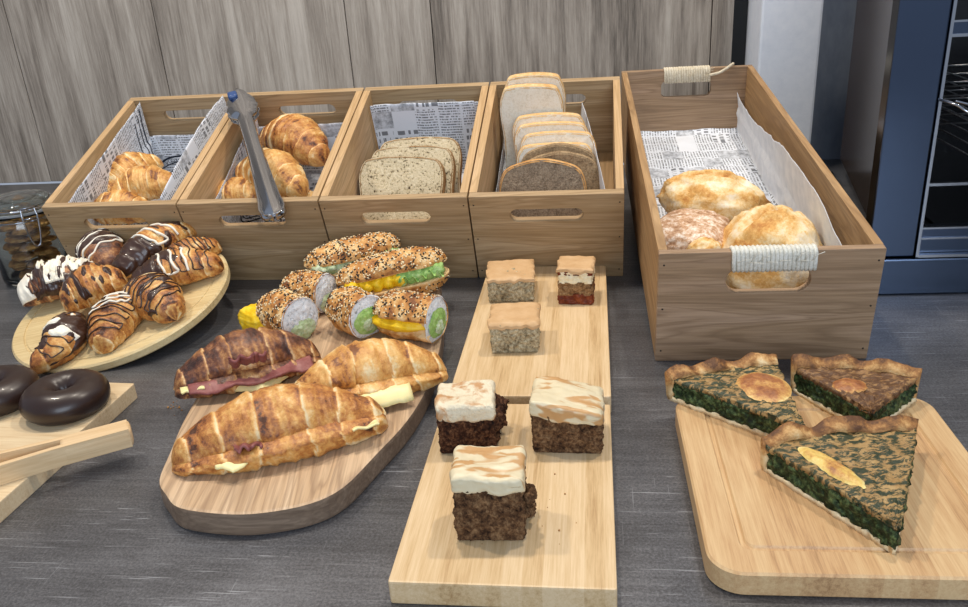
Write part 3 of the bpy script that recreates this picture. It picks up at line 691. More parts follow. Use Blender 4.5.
# ------------------------------------------------------------------ croissants
def make_crois(L, Rm, arc, seed, nr=3.4, lift=0.0, endr=0.36):
    """returns a surface function s(u, th, out) in local space, base at z=0"""
    rnd = random.Random(seed); o = rnd.random()*50; wph = rnd.random()
    def spine(u):
        if abs(arc) < 0.02: return Vector((u*L/2, 0, 0)), Vector((1, 0, 0))
        rr = L/arc; a = u*arc/2
        return Vector((rr*math.sin(a), rr*(math.cos(a)-1)*-1*(-1), 0)), Vector((math.cos(a), -math.sin(a), 0))
    ofs = spine(0)[0]; tipy = spine(1)[0].y
    def surf(u, th, out=0.0):
        a = abs(u); p0, tg = spine(u); nrm = Vector((-tg.y, tg.x, 0))
        env = Rm*(endr+(1-endr)*math.cos(PI/2*min(a, 1))**1.15)
        if a > 0.86: q = (a-0.86)/0.14; env *= math.sqrt(max(1-q*q, 0.0004))
        sgn = 1 if u > 0 else -1
        ph = a*nr+0.10*math.sin(th+sgn*0.6)+0.16*nz((u*3, math.cos(th), math.sin(th)), 1, o)+wph*0.4
        k = ph-math.floor(ph); last = math.floor(ph)
        ridge = (0.10*(k**0.8)-0.05) if a > 0.07 else 0.03
        ridge *= -1 if False else 1
        drop = 0.10*max(0, 1-abs(k-0.0)/0.10)
        q3 = Vector((math.cos(th), math.sin(th), 0))
        f = 1-ridge*1.15+0.05-drop*0.9+0.028*nz((u*24+2*q3.y, q3.x*1.2, q3.y*1.2), 1, o+3)+0.07*fr((u*4, q3.x*1.4, q3.y*1.4), 1.3, o, 3)+0.02*nz((u*22, q3.x*2, q3.y*2), 1, o)
        r = env*f+out
        y = r*math.cos(th)*1.03; z = r*math.sin(th)*0.92
        zb = -0.60*env
        if z < zb: z = zb+(z-zb)*0.12-0.0*out
        pt = p0+nrm*y+Vector((0, 0, z+0.62*env+0.0008+lift*a*a))
        tone = 0.36+0.30*k+0.45*fr((u*3.5, q3.x, q3.y), 1.1, o+7, 3)+0.16*math.sin(th)-(0.45*max(0, 1-k/0.13) if a > 0.07 else 0)+0.10*a+0.20*nz((u*26+2*q3.y, q3.x*1.5, q3.y*1.5), 1, o+3)
        return pt, tone
    return surf
def patch(surf, mask, out, mat, name, parent, nu=90, nv=60, v0=0.0, v1=2*PI, jag=None):
    """part lying on the surface where mask(u, th) > 0"""
    vs = []; idx = {}; fs = []; val = {}
    for i in range(nu+1):
        for j in range(nv+1):
            u = -1+2*i/nu; th = v0+(v1-v0)*j/nv; val[i, j] = mask(u, th)
    def vid(i, j):
        if (i, j) not in idx:
            u = -1+2*i/nu; th = v0+(v1-v0)*j/nv; idx[i, j] = len(vs)
            m = min(max(val[i, j]/0.15, -0.5), 1)
            vs.append(surf(u, th, out*m+(jag(u, th) if (jag and m > 0.2) else 0))[0])
        return idx[i, j]
    for i in range(nu):
        for j in range(nv):
            c = [val[i, j], val[i+1, j], val[i+1, j+1], val[i, j+1]]
            if max(c) > 0: fs.append((vid(i, j), vid(i+1, j), vid(i+1, j+1), vid(i, j+1)))
    if fs: return obj(name, vs, fs, mat, parent, True)
def drizzle(surf, mat, name, parent, u0, u1, n, seed, r=0.0011, th0=0.35, th1=2.8, skew=0.15):
    rnd = random.Random(seed); mb = MB(); pts = []
    for k in range(n):
        u = u0+(u1-u0)*k/max(n-1, 1)+rnd.uniform(-0.03, 0.03)
        ths = [th0+(th1-th0)*q/9 for q in range(10)]
        if k % 2: ths = ths[::-1]
        for q, th in enumerate(ths): pts.append(surf(u+skew*(th-1.5)*0.3+0.02*math.sin(q*1.7+k), th+rnd.uniform(-.04, .04), r*0.6)[0])
    mb.tube(smooth_open(pts, 3), [r*(0.75+0.5*abs(nz((i*0.13, seed, 0)))) for i in range((len(pts)-1)*3+1)], 6)
    return mb.build(name, mat, parent, True)
def croissant(Mx, L, Rm, arc, seed, mat, label, group, nu=150, nv=52, cat='croissant', name='croissant', **k):
    surf = make_crois(L, Rm, arc, seed, **k)
    vs, fs, tn, uv = grid_mesh(lambda a, b: surf(-1+2*a, 2*PI*b), nu, nv, True, True)
    o = obj(name, vs, fs, MT[mat], None, True, None, None, tn, Mx); tag(o, label, cat, group); return o, surf
def cpl(k, px, py, z, rz, **kw):
    p = hit(CM[k], px, py, z+0.018); return CM[k] @ T(p.x, p.y, z) @ RZ(rz)
# crate 3 (far left)
G = 'plain croissants in the crates'
croissant(cpl(3, 118, 206, 0.052, 0.0), 0.110, 0.024, 0.5, 31, 'crois_pale', 'plain croissant behind the front rim of the leftmost crate, seen through its slot', G)
croissant(cpl(3, 143, 183, 0.062, 0.25), 0.105, 0.026, 0.6, 32, 'crois_pale', 'plain croissant lying across the middle of the leftmost crate', G)
croissant(cpl(3, 126, 170, 0.060, 1.0), 0.105, 0.025, 0.7, 33, 'crois_pale', 'plain croissant pointing backward against the left paper of the leftmost crate', G)
# crate 2
croissant(cpl(2, 240, 195, 0.050, 0.1), 0.115, 0.026, 0.5, 41, 'crois_pale', 'plain croissant behind the front rim, left of the metal tongs', G)
croissant(cpl(2, 292, 200, 0.040, 0.0), 0.085, 0.024, 0.5, 42, 'crois_pale', 'plain croissant low behind the front rim, right of the metal tongs', G)
croissant(cpl(2, 272, 172, 0.070, -0.45), 0.125, 0.030, 0.7, 43, 'crois_pale', 'pale plain croissant lying under the middle of the metal tongs', G)
croissant(cpl(2, 295, 140, 0.055, -0.55), 0.135, 0.034, 0.6, 44, 'crois', 'largest plain croissant, deep golden, at the back of the tongs crate', G)

# ================================================================== boards
def frame2(cx_, cy_, z, yw): return T(cx_, cy_, z) @ RZ(yw)
def board(name, Mx, w_, l, th, r, mat, label, cat='board', groove=None, bev=0.0015):
    if groove:
        b = empty(name, Mx, label, cat)
        o = extruded('panel', rrect(-w_/2, w_/2, -l/2, l/2, r, 10), [], 0, th, mat, b, 'xy', bev)
        return b
    o = extruded(name, rrect(-w_/2, w_/2, -l/2, l/2, r, 10), [], 0, th, mat, None, 'xy', bev, Mx); tag(o, label, cat); return o
CB = frame2(0.0145, 0.5205, 0, -0.145)
board('cutting_board', CB, 0.1445, 0.2245, 0.018, 0.002, MT['bamboo'], 'pale bamboo board in front carrying the three dark frosted cakes', 'cutting board')
SB = frame2(0.057, 0.8035, 0, -0.145)
board('cutting_board', SB, 0.1445, 0.322, 0.018, 0.003, MT['bamboo'], 'bamboo board carrying the small caramel topped cakes, behind the frosted cakes', 'cutting board')
# quiche board with a juice groove: the groove is real geometry
QB = frame2(0.2465, 0.505, 0, -0.128)
def groove_board(name, Mx, w_, l, th, r, inset, gw, gd, mat, label):
    """rings from outside in; the groove is a shallow channel"""
    def ring(d, z): return [(x, y, z) for x, y in rrect(-w_/2+d, w_/2-d, -l/2+d, l/2-d, max(r-d*0.6, 0.004), 10)]
    rings = [ring(0.0015, 0), ring(0, 0.0015), ring(0, th-0.0015), ring(0.0015, th), ring(inset, th), ring(inset+gw*0.25, th-gd), ring(inset+gw*0.75, th-gd), ring(inset+gw, th)]
    m = len(rings[0]); vs = [p for q in rings for p in q]; fs = []
    for q in range(len(rings)-1):
        for i in range(m): fs.append((q*m+i, q*m+(i+1) % m, (q+1)*m+(i+1) % m, (q+1)*m+i))
    fs.append(tuple(range(m))[::-1]); fs.append(tuple((len(rings)-1)*m+i for i in range(m)))
    o = obj(name, vs, fs, mat, None, False, None, None, None, Mx); tag(o, label, 'cutting board'); return o
groove_board('cutting_board', QB, 0.207, 0.222, 0.018, 0.022, 0.022, 0.005, 0.0016, MT['bamboo_q'], 'rounded bamboo board with a juice groove under the quiche slices')
# donut board
db = at(135, 384, 0.015); DB = T(db.x, db.y, 0) @ RZ(-0.20)
o = extruded('cutting_board', rrect(-0.30, 0.0, -0.24, 0.0, 0.002, 4), [], 0, 0.016, MT['bamboo_d'], None, 'xy', 0.001, DB); tag(o, 'pale wooden board under the two chocolate doughnuts at the left edge', 'cutting board')
# round board, tilted, with a handle and a foot
nn = Vector((-0.143, -0.192, 1)).normalized(); e1 = Vector((0, 1, 0)).cross(nn).normalized(); e2 = nn.cross(e1)
pc = Vector((-0.422, 0.909, 0.0315))
PM = Matrix((e1.to_4d(), e2.to_4d(), nn.to_4d(), (0, 0, 0, 1))).transposed(); PM = Matrix(((e1.x, e2.x, nn.x, pc.x), (e1.y, e2.y, nn.y, pc.y), (e1.z, e2.z, nn.z, pc.z), (0, 0, 0, 1)))
rb = empty('round_board', PM, 'round pale wooden board with ring groove, tipped forward under the chocolate croissants', 'serving board')
Rb = 0.126; th = 0.011
mb = MB(); mb.lathe([(0, -th), (Rb-0.002, -th), (Rb, -th+0.002), (Rb, -0.002), (Rb-0.002, 0), (Rb-0.014, 0), (Rb-0.0145, -0.0012), (Rb-0.0165, -0.0012), (Rb-0.017, 0), (0, 0)], 96)
mb.build('disc', MT['bamboo_r'], rb, False)
hp = smooth_closed([(-0.02, 0, 0), (-0.018, -0.03, 0), (0, -0.045, 0), (0.018, -0.03, 0), (0.02, 0, 0), (0, 0.01, 0)], 6)
hm = T(-0.113, 0.075, 0) @ RZ(1.0)
extruded('handle', [((hm @ Vector((-p.x, -p.y, 0))).x, (hm @ Vector((-p.x, -p.y, 0))).y) for p in hp], [], -th, -0.0002, MT['bamboo_r'], rb, 'xy', 0.001)
mb = MB(); f0 = PM @ Vector((0.05, 0.07, -th)); mb.add([(f0.x-0.03, f0.y-0.008, 0), (f0.x+0.03, f0.y-0.012, 0), (f0.x+0.03, f0.y+0.008, 0), (f0.x-0.03, f0.y+0.012, 0)]+[tuple((PM @ Vector((0.05+a, 0.07+b, -th)))) for a, b in ((-0.03, -0.01), (0.03, -0.01), (0.03, 0.01), (-0.03, 0.01))], [(0, 3, 2, 1), (4, 5, 6, 7), (0, 1, 5, 4), (1, 2, 6, 5), (2, 3, 7, 6), (3, 0, 4, 7)])
ft = mb.build('foot', MT['bamboo_r'], rb); ft.matrix_parent_inverse = PM.inverted()
# paddle board
out = [(-0.262, 0.550), (-0.250, 0.529), (-0.234, 0.511), (-0.199, 0.500), (-0.170, 0.498), (-0.137, 0.505), (-0.114, 0.523), (-0.093, 0.565), (-0.071, 0.614), (-0.056, 0.671), (-0.047, 0.744), (-0.045, 0.816), (-0.050, 0.905), (-0.058, 0.925), (-0.14, 0.935), (-0.212, 0.94), (-0.225, 0.93), (-0.242, 0.87), (-0.256, 0.79), (-0.269, 0.71), (-0.270, 0.64), (-0.266, 0.59)]
out = [(p.x, p.y) for p in smooth_closed([(a, b, 0) for a, b in out], 4)]
pb = extruded('paddle_board', [(x+0.155, y-0.71) for x, y in out][::-1], [], 0, 0.02, MT['acacia'], None, 'xy', 0.003, T(-0.155, 0.71, 0))
pb.data.materials.append(wood('acacia_edge', '#8f7a66', '#77624f', '#4d3c2f', 'x', 1.0, 0.8, rings=0.3))
for p_ in pb.data.polygons: p_.material_index = 1 if abs(p_.normal.z) < 0.6 else 0
tag(pb, 'rounded dark edged wooden board under the filled croissants and seeded sandwiches', 'serving board')

# ================================================================== cakes
def cake(Mx, w_, d, h, ft, body, top, label, seed, kind='frost', slope=0.0, crumbs=0):
    c = empty('cake_square', Mx, label, 'cake')
    if kind != 'layer':
        vs, fs = lumpy_box(w_, d, h-ft*0.6, 44, 0.0020, seed, 0.0018, scale=190)
        vs = [Vector((v.x, v.y, v.z*(1+slope*v.x/w_))) for v in vs]
        obj('sponge', vs, fs, MT[body], c, True)
    else:
        z = 0
        for nm, hh, mm in (('jam_base', 0.010, 'jam'), ('sponge', 0.014, 'brown_sponge'), ('cream_layer', 0.013, 'cream')):
            vs, fs = lumpy_box(w_*(1-0.02*random.random()), d, hh+0.002, 26, 0.0022, seed+z*100, 0.001); obj(nm, [(v.x, v.y, v.z+z) for v in vs], fs, MT[mm], c, True); z += hh
    if kind == 'frost':
        vs, fs = lumpy_box(w_+0.003, d+0.003, ft, 30, 0.0012, seed+5, ft*0.30, scale=80)
        vs = [Vector((v.x, v.y, v.z+(h-ft)*(1+slope*v.x/w_)+(0.0025*nz(v, 45, seed) if v.z > ft*0.5 else 0.004*nz((v.x*1.2, v.y*1.2, 0), 60, seed)-0.001))) for v in vs]
    else:
        bm_w = w_+0.004
        vs, fs = lumpy_box(bm_w, d+0.004, 0.0045, 30, 0.0004, seed+5, 0.0012, scale=60)
        def rim(v):
            e = max(abs(v.x)/(bm_w/2), abs(v.y)/((d+0.004)/2)); k = 1+0.06*nz((v.x*90, v.y*90, seed), 1, 0) if e > 0.85 else 1
            dz = -0.0035*max(0, e-0.86)/0.14*(0.6+nz((v.x*130, v.y*130, 0), 1, seed))
            return Vector((v.x*k, v.y*k, v.z+h-0.005+dz+0.0018*nz(v, 50, seed)))
        vs = [rim(v) for v in vs]
    obj('frosting' if kind == 'frost' else 'caramel_top', vs, fs, MT[top], c, True)
    if kind == 'layer':
        vs, fs = lumpy_box(w_+0.001, d, 0.006, 16, 0.0014, seed+50, 0.001); obj('jam_layer', [(v.x, v.y, v.z+h-0.0105) for v in vs], fs, MT['jam'], c, True)
    if crumbs:
        mb = MB(); rnd = random.Random(seed)
        for k in range(crumbs):
            bm = bmesh.new(); bmesh.ops.create_icosphere(bm, subdivisions=3, radius=1)
            r = rnd.uniform(0.003, 0.0065); z_ = rnd.uniform(0.16, 0.62)*h; cc = Vector((w_/2+rnd.uniform(-0.002, 0.0045)*(1 if k % 3 else 1.8), rnd.uniform(-d*0.35, d*0.5), z_))
            mb.add([cc+v.co*r*(1+0.55*fr(v.co, 2.2, k+seed, 4)) for v in bm.verts], [[v.index for v in f.verts] for f in bm.faces]); bm.free()
        mb.build('loose_crumbs', MT[body], c, True)
    return c
def cakeM(x, y, yw, d, z=0.018): return T(x, y, z) @ RZ(yw) @ T(0, d/2, 0)
cake(cakeM(-0.006, 0.452, -0.10, 0.038), 0.0455, 0.038, 0.0515, 0.0125, 'carrot_lt', 'frosting', 'tall dark cake square with caramel streaked cream, nearest the viewer', 1, crumbs=9)
cake(cakeM(-0.0205, 0.560, -0.04, 0.040), 0.0435, 0.040, 0.0435, 0.014, 'carrot', 'frosting_rough', 'darkest cake square with crumbly browned cream, at the left back of the front board', 2, crumbs=16)
cake(cakeM(0.057, 0.550, -0.16, 0.046), 0.053, 0.046, 0.041, 0.0125, 'carrot_lt', 'frosting', 'wide dark cake square with smooth cream sloping to the right', 3, slope=-0.35)
cake(cakeM(0.031, 0.857, -0.06, 0.058), 0.050, 0.058, 0.030, 0.004, 'sponge', 'caramel', 'pale cake square with cracked caramel top at the back left of the bamboo board', 4, kind='thin')
cake(cakeM(0.027, 0.730, -0.10, 0.050), 0.046, 0.050, 0.033, 0.004, 'sponge', 'caramel', 'pale cake square with flat caramel top in the middle of its bamboo board', 5, kind='thin')
cake(cakeM(0.100, 0.838, -0.2, 0.038), 0.037, 0.038, 0.044, 0.004, 'sponge', 'caramel', 'layered cake square with cream and dark red base at the back right', 6, kind='layer')

# ================================================================== quiche
def quiche(tip, Lp, Rp, label, seed, topm, h=0.026, rim=0.012, z0=0.018, discs=(), bulge=0.010, tilt_m=None):
    """wedge of tart: tip and the two rim corners in world x, y"""
    tip, Lp, Rp = Vector(tip), Vector(Lp), Vector(Rp)
    org = (tip+Lp+Rp)/3; mid = (Lp+Rp)/2; ax = (mid-tip).normalized(); Ln = (mid-tip).length
    Mx = T(org.x, org.y, z0)
    q = empty('quiche_slice', Mx, label, 'quiche', 'quiche slices on the grooved board')
    if tilt_m: q.matrix_world = Mx @ tilt_m
    def pt(s, t_):                               # s 0 tip..1 rim, t -1..1
        c = tip+(mid-tip)*s; hw = (Rp-Lp)/2*s; p = c+hw*t_+ax*bulge*s*s*(1-t_*t_)
        return p-org
    def layer(name, zlo, zhi, s0, s1, mat, ins=0.0, amp=0.0, ns=50, nt=50, K=2):
        vs, fs = [], []
        for k in range(K):
            for i in range(ns+1):
                for j in range(nt+1):
                    s = max(s0+(s1-s0)*i/ns, 0.02); t_ = -1+2*j/nt
                    a_ = zlo(s, t_) if callable(zlo) else zlo; b_ = zhi(s, t_) if callable(zhi) else zhi
                    p = pt(s, t_*(1-ins)); zz = a_+(b_-a_)*k/(K-1)
                    ed = 1 if (j in (0, nt) or i in (0, ns)) else 0
                    vs.append(Vector((p.x+amp*nz((p.x, p.y, zz), 230, seed)*ed, p.y+amp*nz((p.x, p.y, zz), 230, seed+9)*ed, zz)))
        n = (ns+1)*(nt+1); I = lambda k, i, j: k*n+i*(nt+1)+j
        for k in (0, K-1):
            for i in range(ns):
                for j in range(nt): fs.append((I(k, i, j), I(k, i+1, j), I(k, i+1, j+1), I(k, i, j+1)))
        for k in range(K-1):
            for i in range(ns):
                for j in (0, nt): fs.append((I(k, i, j), I(k, i+1, j), I(k+1, i+1, j), I(k+1, i, j)))
            for j in range(nt):
                for i in (0, ns): fs.append((I(k, i, j), I(k, i, j+1), I(k+1, i, j+1), I(k+1, i, j)))
        used = sorted({i_ for f_ in fs for i_ in f_}); mp_ = {o_: n_ for n_, o_ in enumerate(used)}
        return obj(name, [vs[i_] for i_ in used], [tuple(mp_[i_] for i_ in f_) for f_ in fs], mat, q, True)
    layer('pastry_base', 0.0, lambda s, t_: 0.0045+0.0008*nz((s*9, t_*4, 0), 1, seed), 0.0, 1.0, MT['quiche_shell'], 0.0, 0.0015)
    wv = lambda s, t_: h+0.0016*fr((s*6, t_*4, 0), 1.2, seed, 3)
    # filling sides: build a thick slab with ragged edge and a top skin
    layer('spinach_filling', 0.0042, lambda s, t_: wv(s, t_)-0.0035, 0.02, 0.96, MT['spinach'], 0.008, 0.0035, K=9)
    layer('baked_top', lambda s, t_: wv(s, t_)-0.0045-0.002*nz((s*25, t_*20, 0), 1, seed), wv, 0.0, 0.975, topm, 0.0, 0.0022, K=3)
    # crust wall with a wavy, folded rim
    vs, fs, tn = [], [], []; nt = 70
    prof = [(1.0, 0.0), (1.015, 0.004), (1.02, h*0.5), (1.03, h+rim*0.55), (1.02, h+rim), (1.0, h+rim*1.0), (0.975, h+rim*0.5), (0.93, h+0.0016), (0.955, h-0.004), (0.965, h*0.5), (0.965, 0.003)]
    for j in range(nt+1):
        t_ = -1+2*j/nt; wz = 0.0035*nz((t_*3.1, seed, 0), 1, 1)+0.0022*math.sin(t_*9+seed); wr = 0.035*nz((t_*3.5, 3, seed), 1, 1)
        for i, (s, z) in enumerate(prof):
            hi = max(0, (z-h*0.5)/(h*0.5+rim)); p = pt(s+wr*hi, t_)
            vs.append(Vector((p.x, p.y, z+wz*hi+0.001*nz((p.x, p.y, z), 220, seed)))); tn.append(0.25+0.35*hi+0.5*nz((t_*5, z*60, seed), 1, 0)+(0.2 if i in (4, 5) else 0))
    m = len(prof)
    for j in range(nt):
        for i in range(m): fs.append((j*m+i, j*m+(i+1) % m, (j+1)*m+(i+1) % m, (j+1)*m+i))
    fs.append(tuple(range(m))); fs.append(tuple(nt*m+i for i in range(m)))
    obj('crust_rim', vs, fs, MT['quiche_crust'], q, True, None, None, tn)
    for (s, t_, rx, ry, dr, el, *kd) in discs:
        c = pt(s, t_)
        def fn(a, b):
            rr = a; th_ = 2*PI*b; k = 1+0.06*nz((math.cos(th_), math.sin(th_), seed), 1.5, 0)
            x = rx*rr*math.cos(th_)*k; y = ry*rr*math.sin(th_)*k
            zz = 0.0032*(1-rr**4)+0.0008*nz((x, y, 0), 180, seed)
            return Vector((x, y, zz)), 0.62-0.35*rr**5+0.5*nz((x, y, 0), 60, seed)
        a_, b_, c_, _ = grid_mesh(fn, 16, 40, True)
        obj('egg_strip' if kd else 'cheese_round', a_, b_, MT['egg'] if kd else MT['qdisc'], q, True, None, None, c_, T(c.x, c.y, h-0.0006+0.0016*el) @ RZ(dr))
    return q
quiche((0.2465, 0.412), (0.196, 0.512), (0.312, 0.520), 'quiche slice nearest the viewer, green spinach top with a pale egg strip', 1, MT['qtop_green'], discs=[(0.62, -0.58, 0.0085, 0.029, 0.42, 0.3, 'egg')], rim=0.006, h=0.0235)
quiche((0.233, 0.530), (0.152, 0.622), (0.249, 0.636), 'quiche slice at the back left with a browned cheese round on top', 2, MT['qtop_green'], discs=[(0.62, 0.36, 0.0215, 0.025, 0.1, 0.3)], rim=0.006, bulge=0.004, h=0.0225)
quiche((0.290, 0.545), (0.258, 0.622), (0.350, 0.592), 'quiche slice at the back right with an evenly browned top', 3, MT['qtop_brown'], discs=[(0.55, -0.35, 0.014, 0.012, 0.2, 0.2)], rim=0.008, bulge=0.010, h=0.0235)

# ================================================================== filled croissants
def cut_crois(Mx, L, Rm, arc, seed, label, mat='crois', open_a=0.16, fwd=0.012, cheese=(), ham=(), gap=0.009, sl=0.0):
    c = empty('filled_croissant', Mx, label, 'croissant', 'croissants filled with cheese and ham')
    surf = make_crois(L, Rm, arc, seed, nr=3.2, endr=0.40)
    zc = 0.46*Rm
    def low(a, b):
        p, t_ = surf(-1+2*a, 2*PI*b); zl = zc*(1-0.45*abs(-1+2*a)**2)*(1+sl*(-1+2*a))
        inside = p.z > zl
        return Vector((p.x, p.y-fwd*(1-abs(-1+2*a)**3), min(p.z, zl+0.35*(p.z-zl)))), (t_*0.85+0.12 if inside else t_)
    vs, fs, tn, _ = grid_mesh(low, 100, 48, True, True); obj('lower_half', vs, fs, MT[mat], c, True, None, None, tn)
    def up(a, b):
        u = -1+2*a; p, t_ = surf(u, 2*PI*b); zl = zc*(1-0.45*abs(u)**2)*(1+sl*u)
        inside = p.z < zl
        z = max(p.z, zl-0.1*(zl-p.z))+gap*(1-abs(u)**4)
        y = p.y*1.0+0.004; z += (Rm-(y))*0.0
        return Vector((p.x, y, z+open_a*(Rm*0.9-y)*(1-u*u))), (0.02 if inside else t_)
    vs, fs, tn, _ = grid_mesh(up, 110, 52, True, True); obj('upper_half', vs, fs, MT[mat], c, True, None, None, tn)
    for (u0, u1, ext, drop, z) in cheese:
        def fn(a, b):
            u = u0+(u1-u0)*a; p, _ = surf(u, 0.0); q, _ = surf(u, PI)
            yb = max(p.y, q.y)*0.4; yf = min(p.y, q.y)-fwd*0.6-ext(a)
            y = yb+(yf-yb)*b; over = max(0, b-0.7)/0.3
            zz = zc*(1-0.45*u*u)+z-drop*over*over+0.0008*math.sin(a*9)
            return Vector((p.x*(1-b*0.0)+0.0, y, zz)), 0
        vs, fs, tn, _ = grid_mesh(fn, 30, 16)
        o = obj('cheese_slice', vs, fs, MT['cheese'], c, True); md = o.modifiers.new('t', 'SOLIDIFY'); md.thickness = 0.0018
    for (u0, u1, ext, drop, z) in ham:
        def fn(a, b):
            u = u0+(u1-u0)*a; p, _ = surf(u, 0.0); q, _ = surf(u, PI)
            yb = max(p.y, q.y)*0.2; yf = min(p.y, q.y)-fwd*0.5-ext(a)
            y = yb+(yf-yb)*b; over = max(0, b-0.65)/0.35
            return Vector((p.x, y+0.001*math.sin(a*25), zc*(1-0.45*u*u)+z+0.0022*math.sin(a*17+b*2)*over-drop*over)), 0
        vs, fs, tn, _ = grid_mesh(fn, 50, 18)
        o = obj('ham_slice', vs, fs, MT['ham'], c, True); md = o.modifiers.new('t', 'SOLIDIFY'); md.thickness = 0.0022
    return c
def endpM(A, B, z): A, B = Vector(A), Vector(B); m = (A+B)/2; return T(m.x, m.y, z) @ RZ(math.atan2(B.y-A.y, B.x-A.x)), (B-A).length
Mx, L = endpM((-0.2545, 0.565), (-0.090, 0.612), 0.0202)
cut_crois(Mx, L*1.02, 0.0295, 0.30, 71, 'large filled croissant nearest the viewer, cheese corner poking out at its left', 'crois', -0.02, 0.008, gap=0.0015, sl=0.5,
          cheese=[(-0.58, -0.22, lambda a: 0.010*(1-abs(2*a-0.8)), 0.003, 0.002), (0.60, 0.86, lambda a: 0.004, -0.004, 0.005)], ham=[(-0.40, -0.16, lambda a: -0.001, -0.002, 0.006)])
Mx, L = endpM((-0.175, 0.650), (-0.040, 0.690), 0.0202)
cut_crois(Mx, L*1.02, 0.0265, 0.3, 72, 'pale filled croissant on the right with a broad pale cheese slice hanging out', 'crois_pale', 0.03, 0.006, gap=0.004,
          cheese=[(-0.95, 0.40, lambda a: 0.021-0.007*a, 0.010, 0.004)])
Mx, L = endpM((-0.285, 0.688), (-0.170, 0.735), 0.0202)
cut_crois(Mx, L*1.12, 0.0265, 0.2, 73, 'darker filled croissant at the back left with folded ham and cheese showing', 'crois_dark', 0.03, 0.006, gap=0.004,
          cheese=[(-0.25, 0.45, lambda a: 0.014*(1-abs(2*a-0.9)), 0.008, 0.001), (-0.9, -0.6, lambda a: 0.002, 0.0, 0.004)], ham=[(-0.8, 0.8, lambda a: 0.007+0.002*math.sin(a*3), 0.004, 0.006), (-0.25, 0.2, lambda a: 0.000, -0.016, 0.010)])

# ================================================================== seeded sandwiches
def roll_surf(L, Rm, seed, cut=0.0, e=3.0, sq=0.95):
    o = seed*7.7
    def s(u, th, out=0.0):
        a = abs(u); k = (1-min(a, 1)**e)**0.5
        if cut and u > 0: k = 1-0.05*u
        r = Rm*k*(1+0.07*fr((u*2.4, math.cos(th), math.sin(th)), 1.1, o, 3))+out
        return Vector((u*L/2, r*math.cos(th), r*math.sin(th)*sq)), 0.45+0.5*fr((u*3, math.cos(th), math.sin(th)), 1.2, o+3, 3)+0.12*math.sin(th)
    return s
def seeds(surf, n, seed, parent, keep, mat, name, size=0.0021):
    rnd = random.Random(seed); mb = MB(); c = 0
    while c < n:
        u = rnd.uniform(-0.97, 0.97); th = rnd.uniform(0, 2*PI)
        if not keep(u, th): continue
        p = surf(u, th, 0.0002); p2 = surf(u, th, 0.002); nrm = (p2-p).normalized(); t1 = nrm.orthogonal().normalized(); t2 = nrm.cross(t1); a = rnd.uniform(0, PI)
        A = (t1*math.cos(a)+t2*math.sin(a))*size*rnd.uniform(0.7, 1.1); B = (t2*math.cos(a)-t1*math.sin(a))*size*0.5; N = nrm*size*0.4
        mb.add([p+A, p+B, p-A, p-B, p+N, p-N], [(0, 1, 4), (1, 2, 4), (2, 3, 4), (3, 0, 4), (1, 0, 5), (2, 1, 5), (3, 2, 5), (0, 3, 5)]); c += 1
    o = mb.build(name, mat, parent, True); tag(o, kind='stuff'); return o
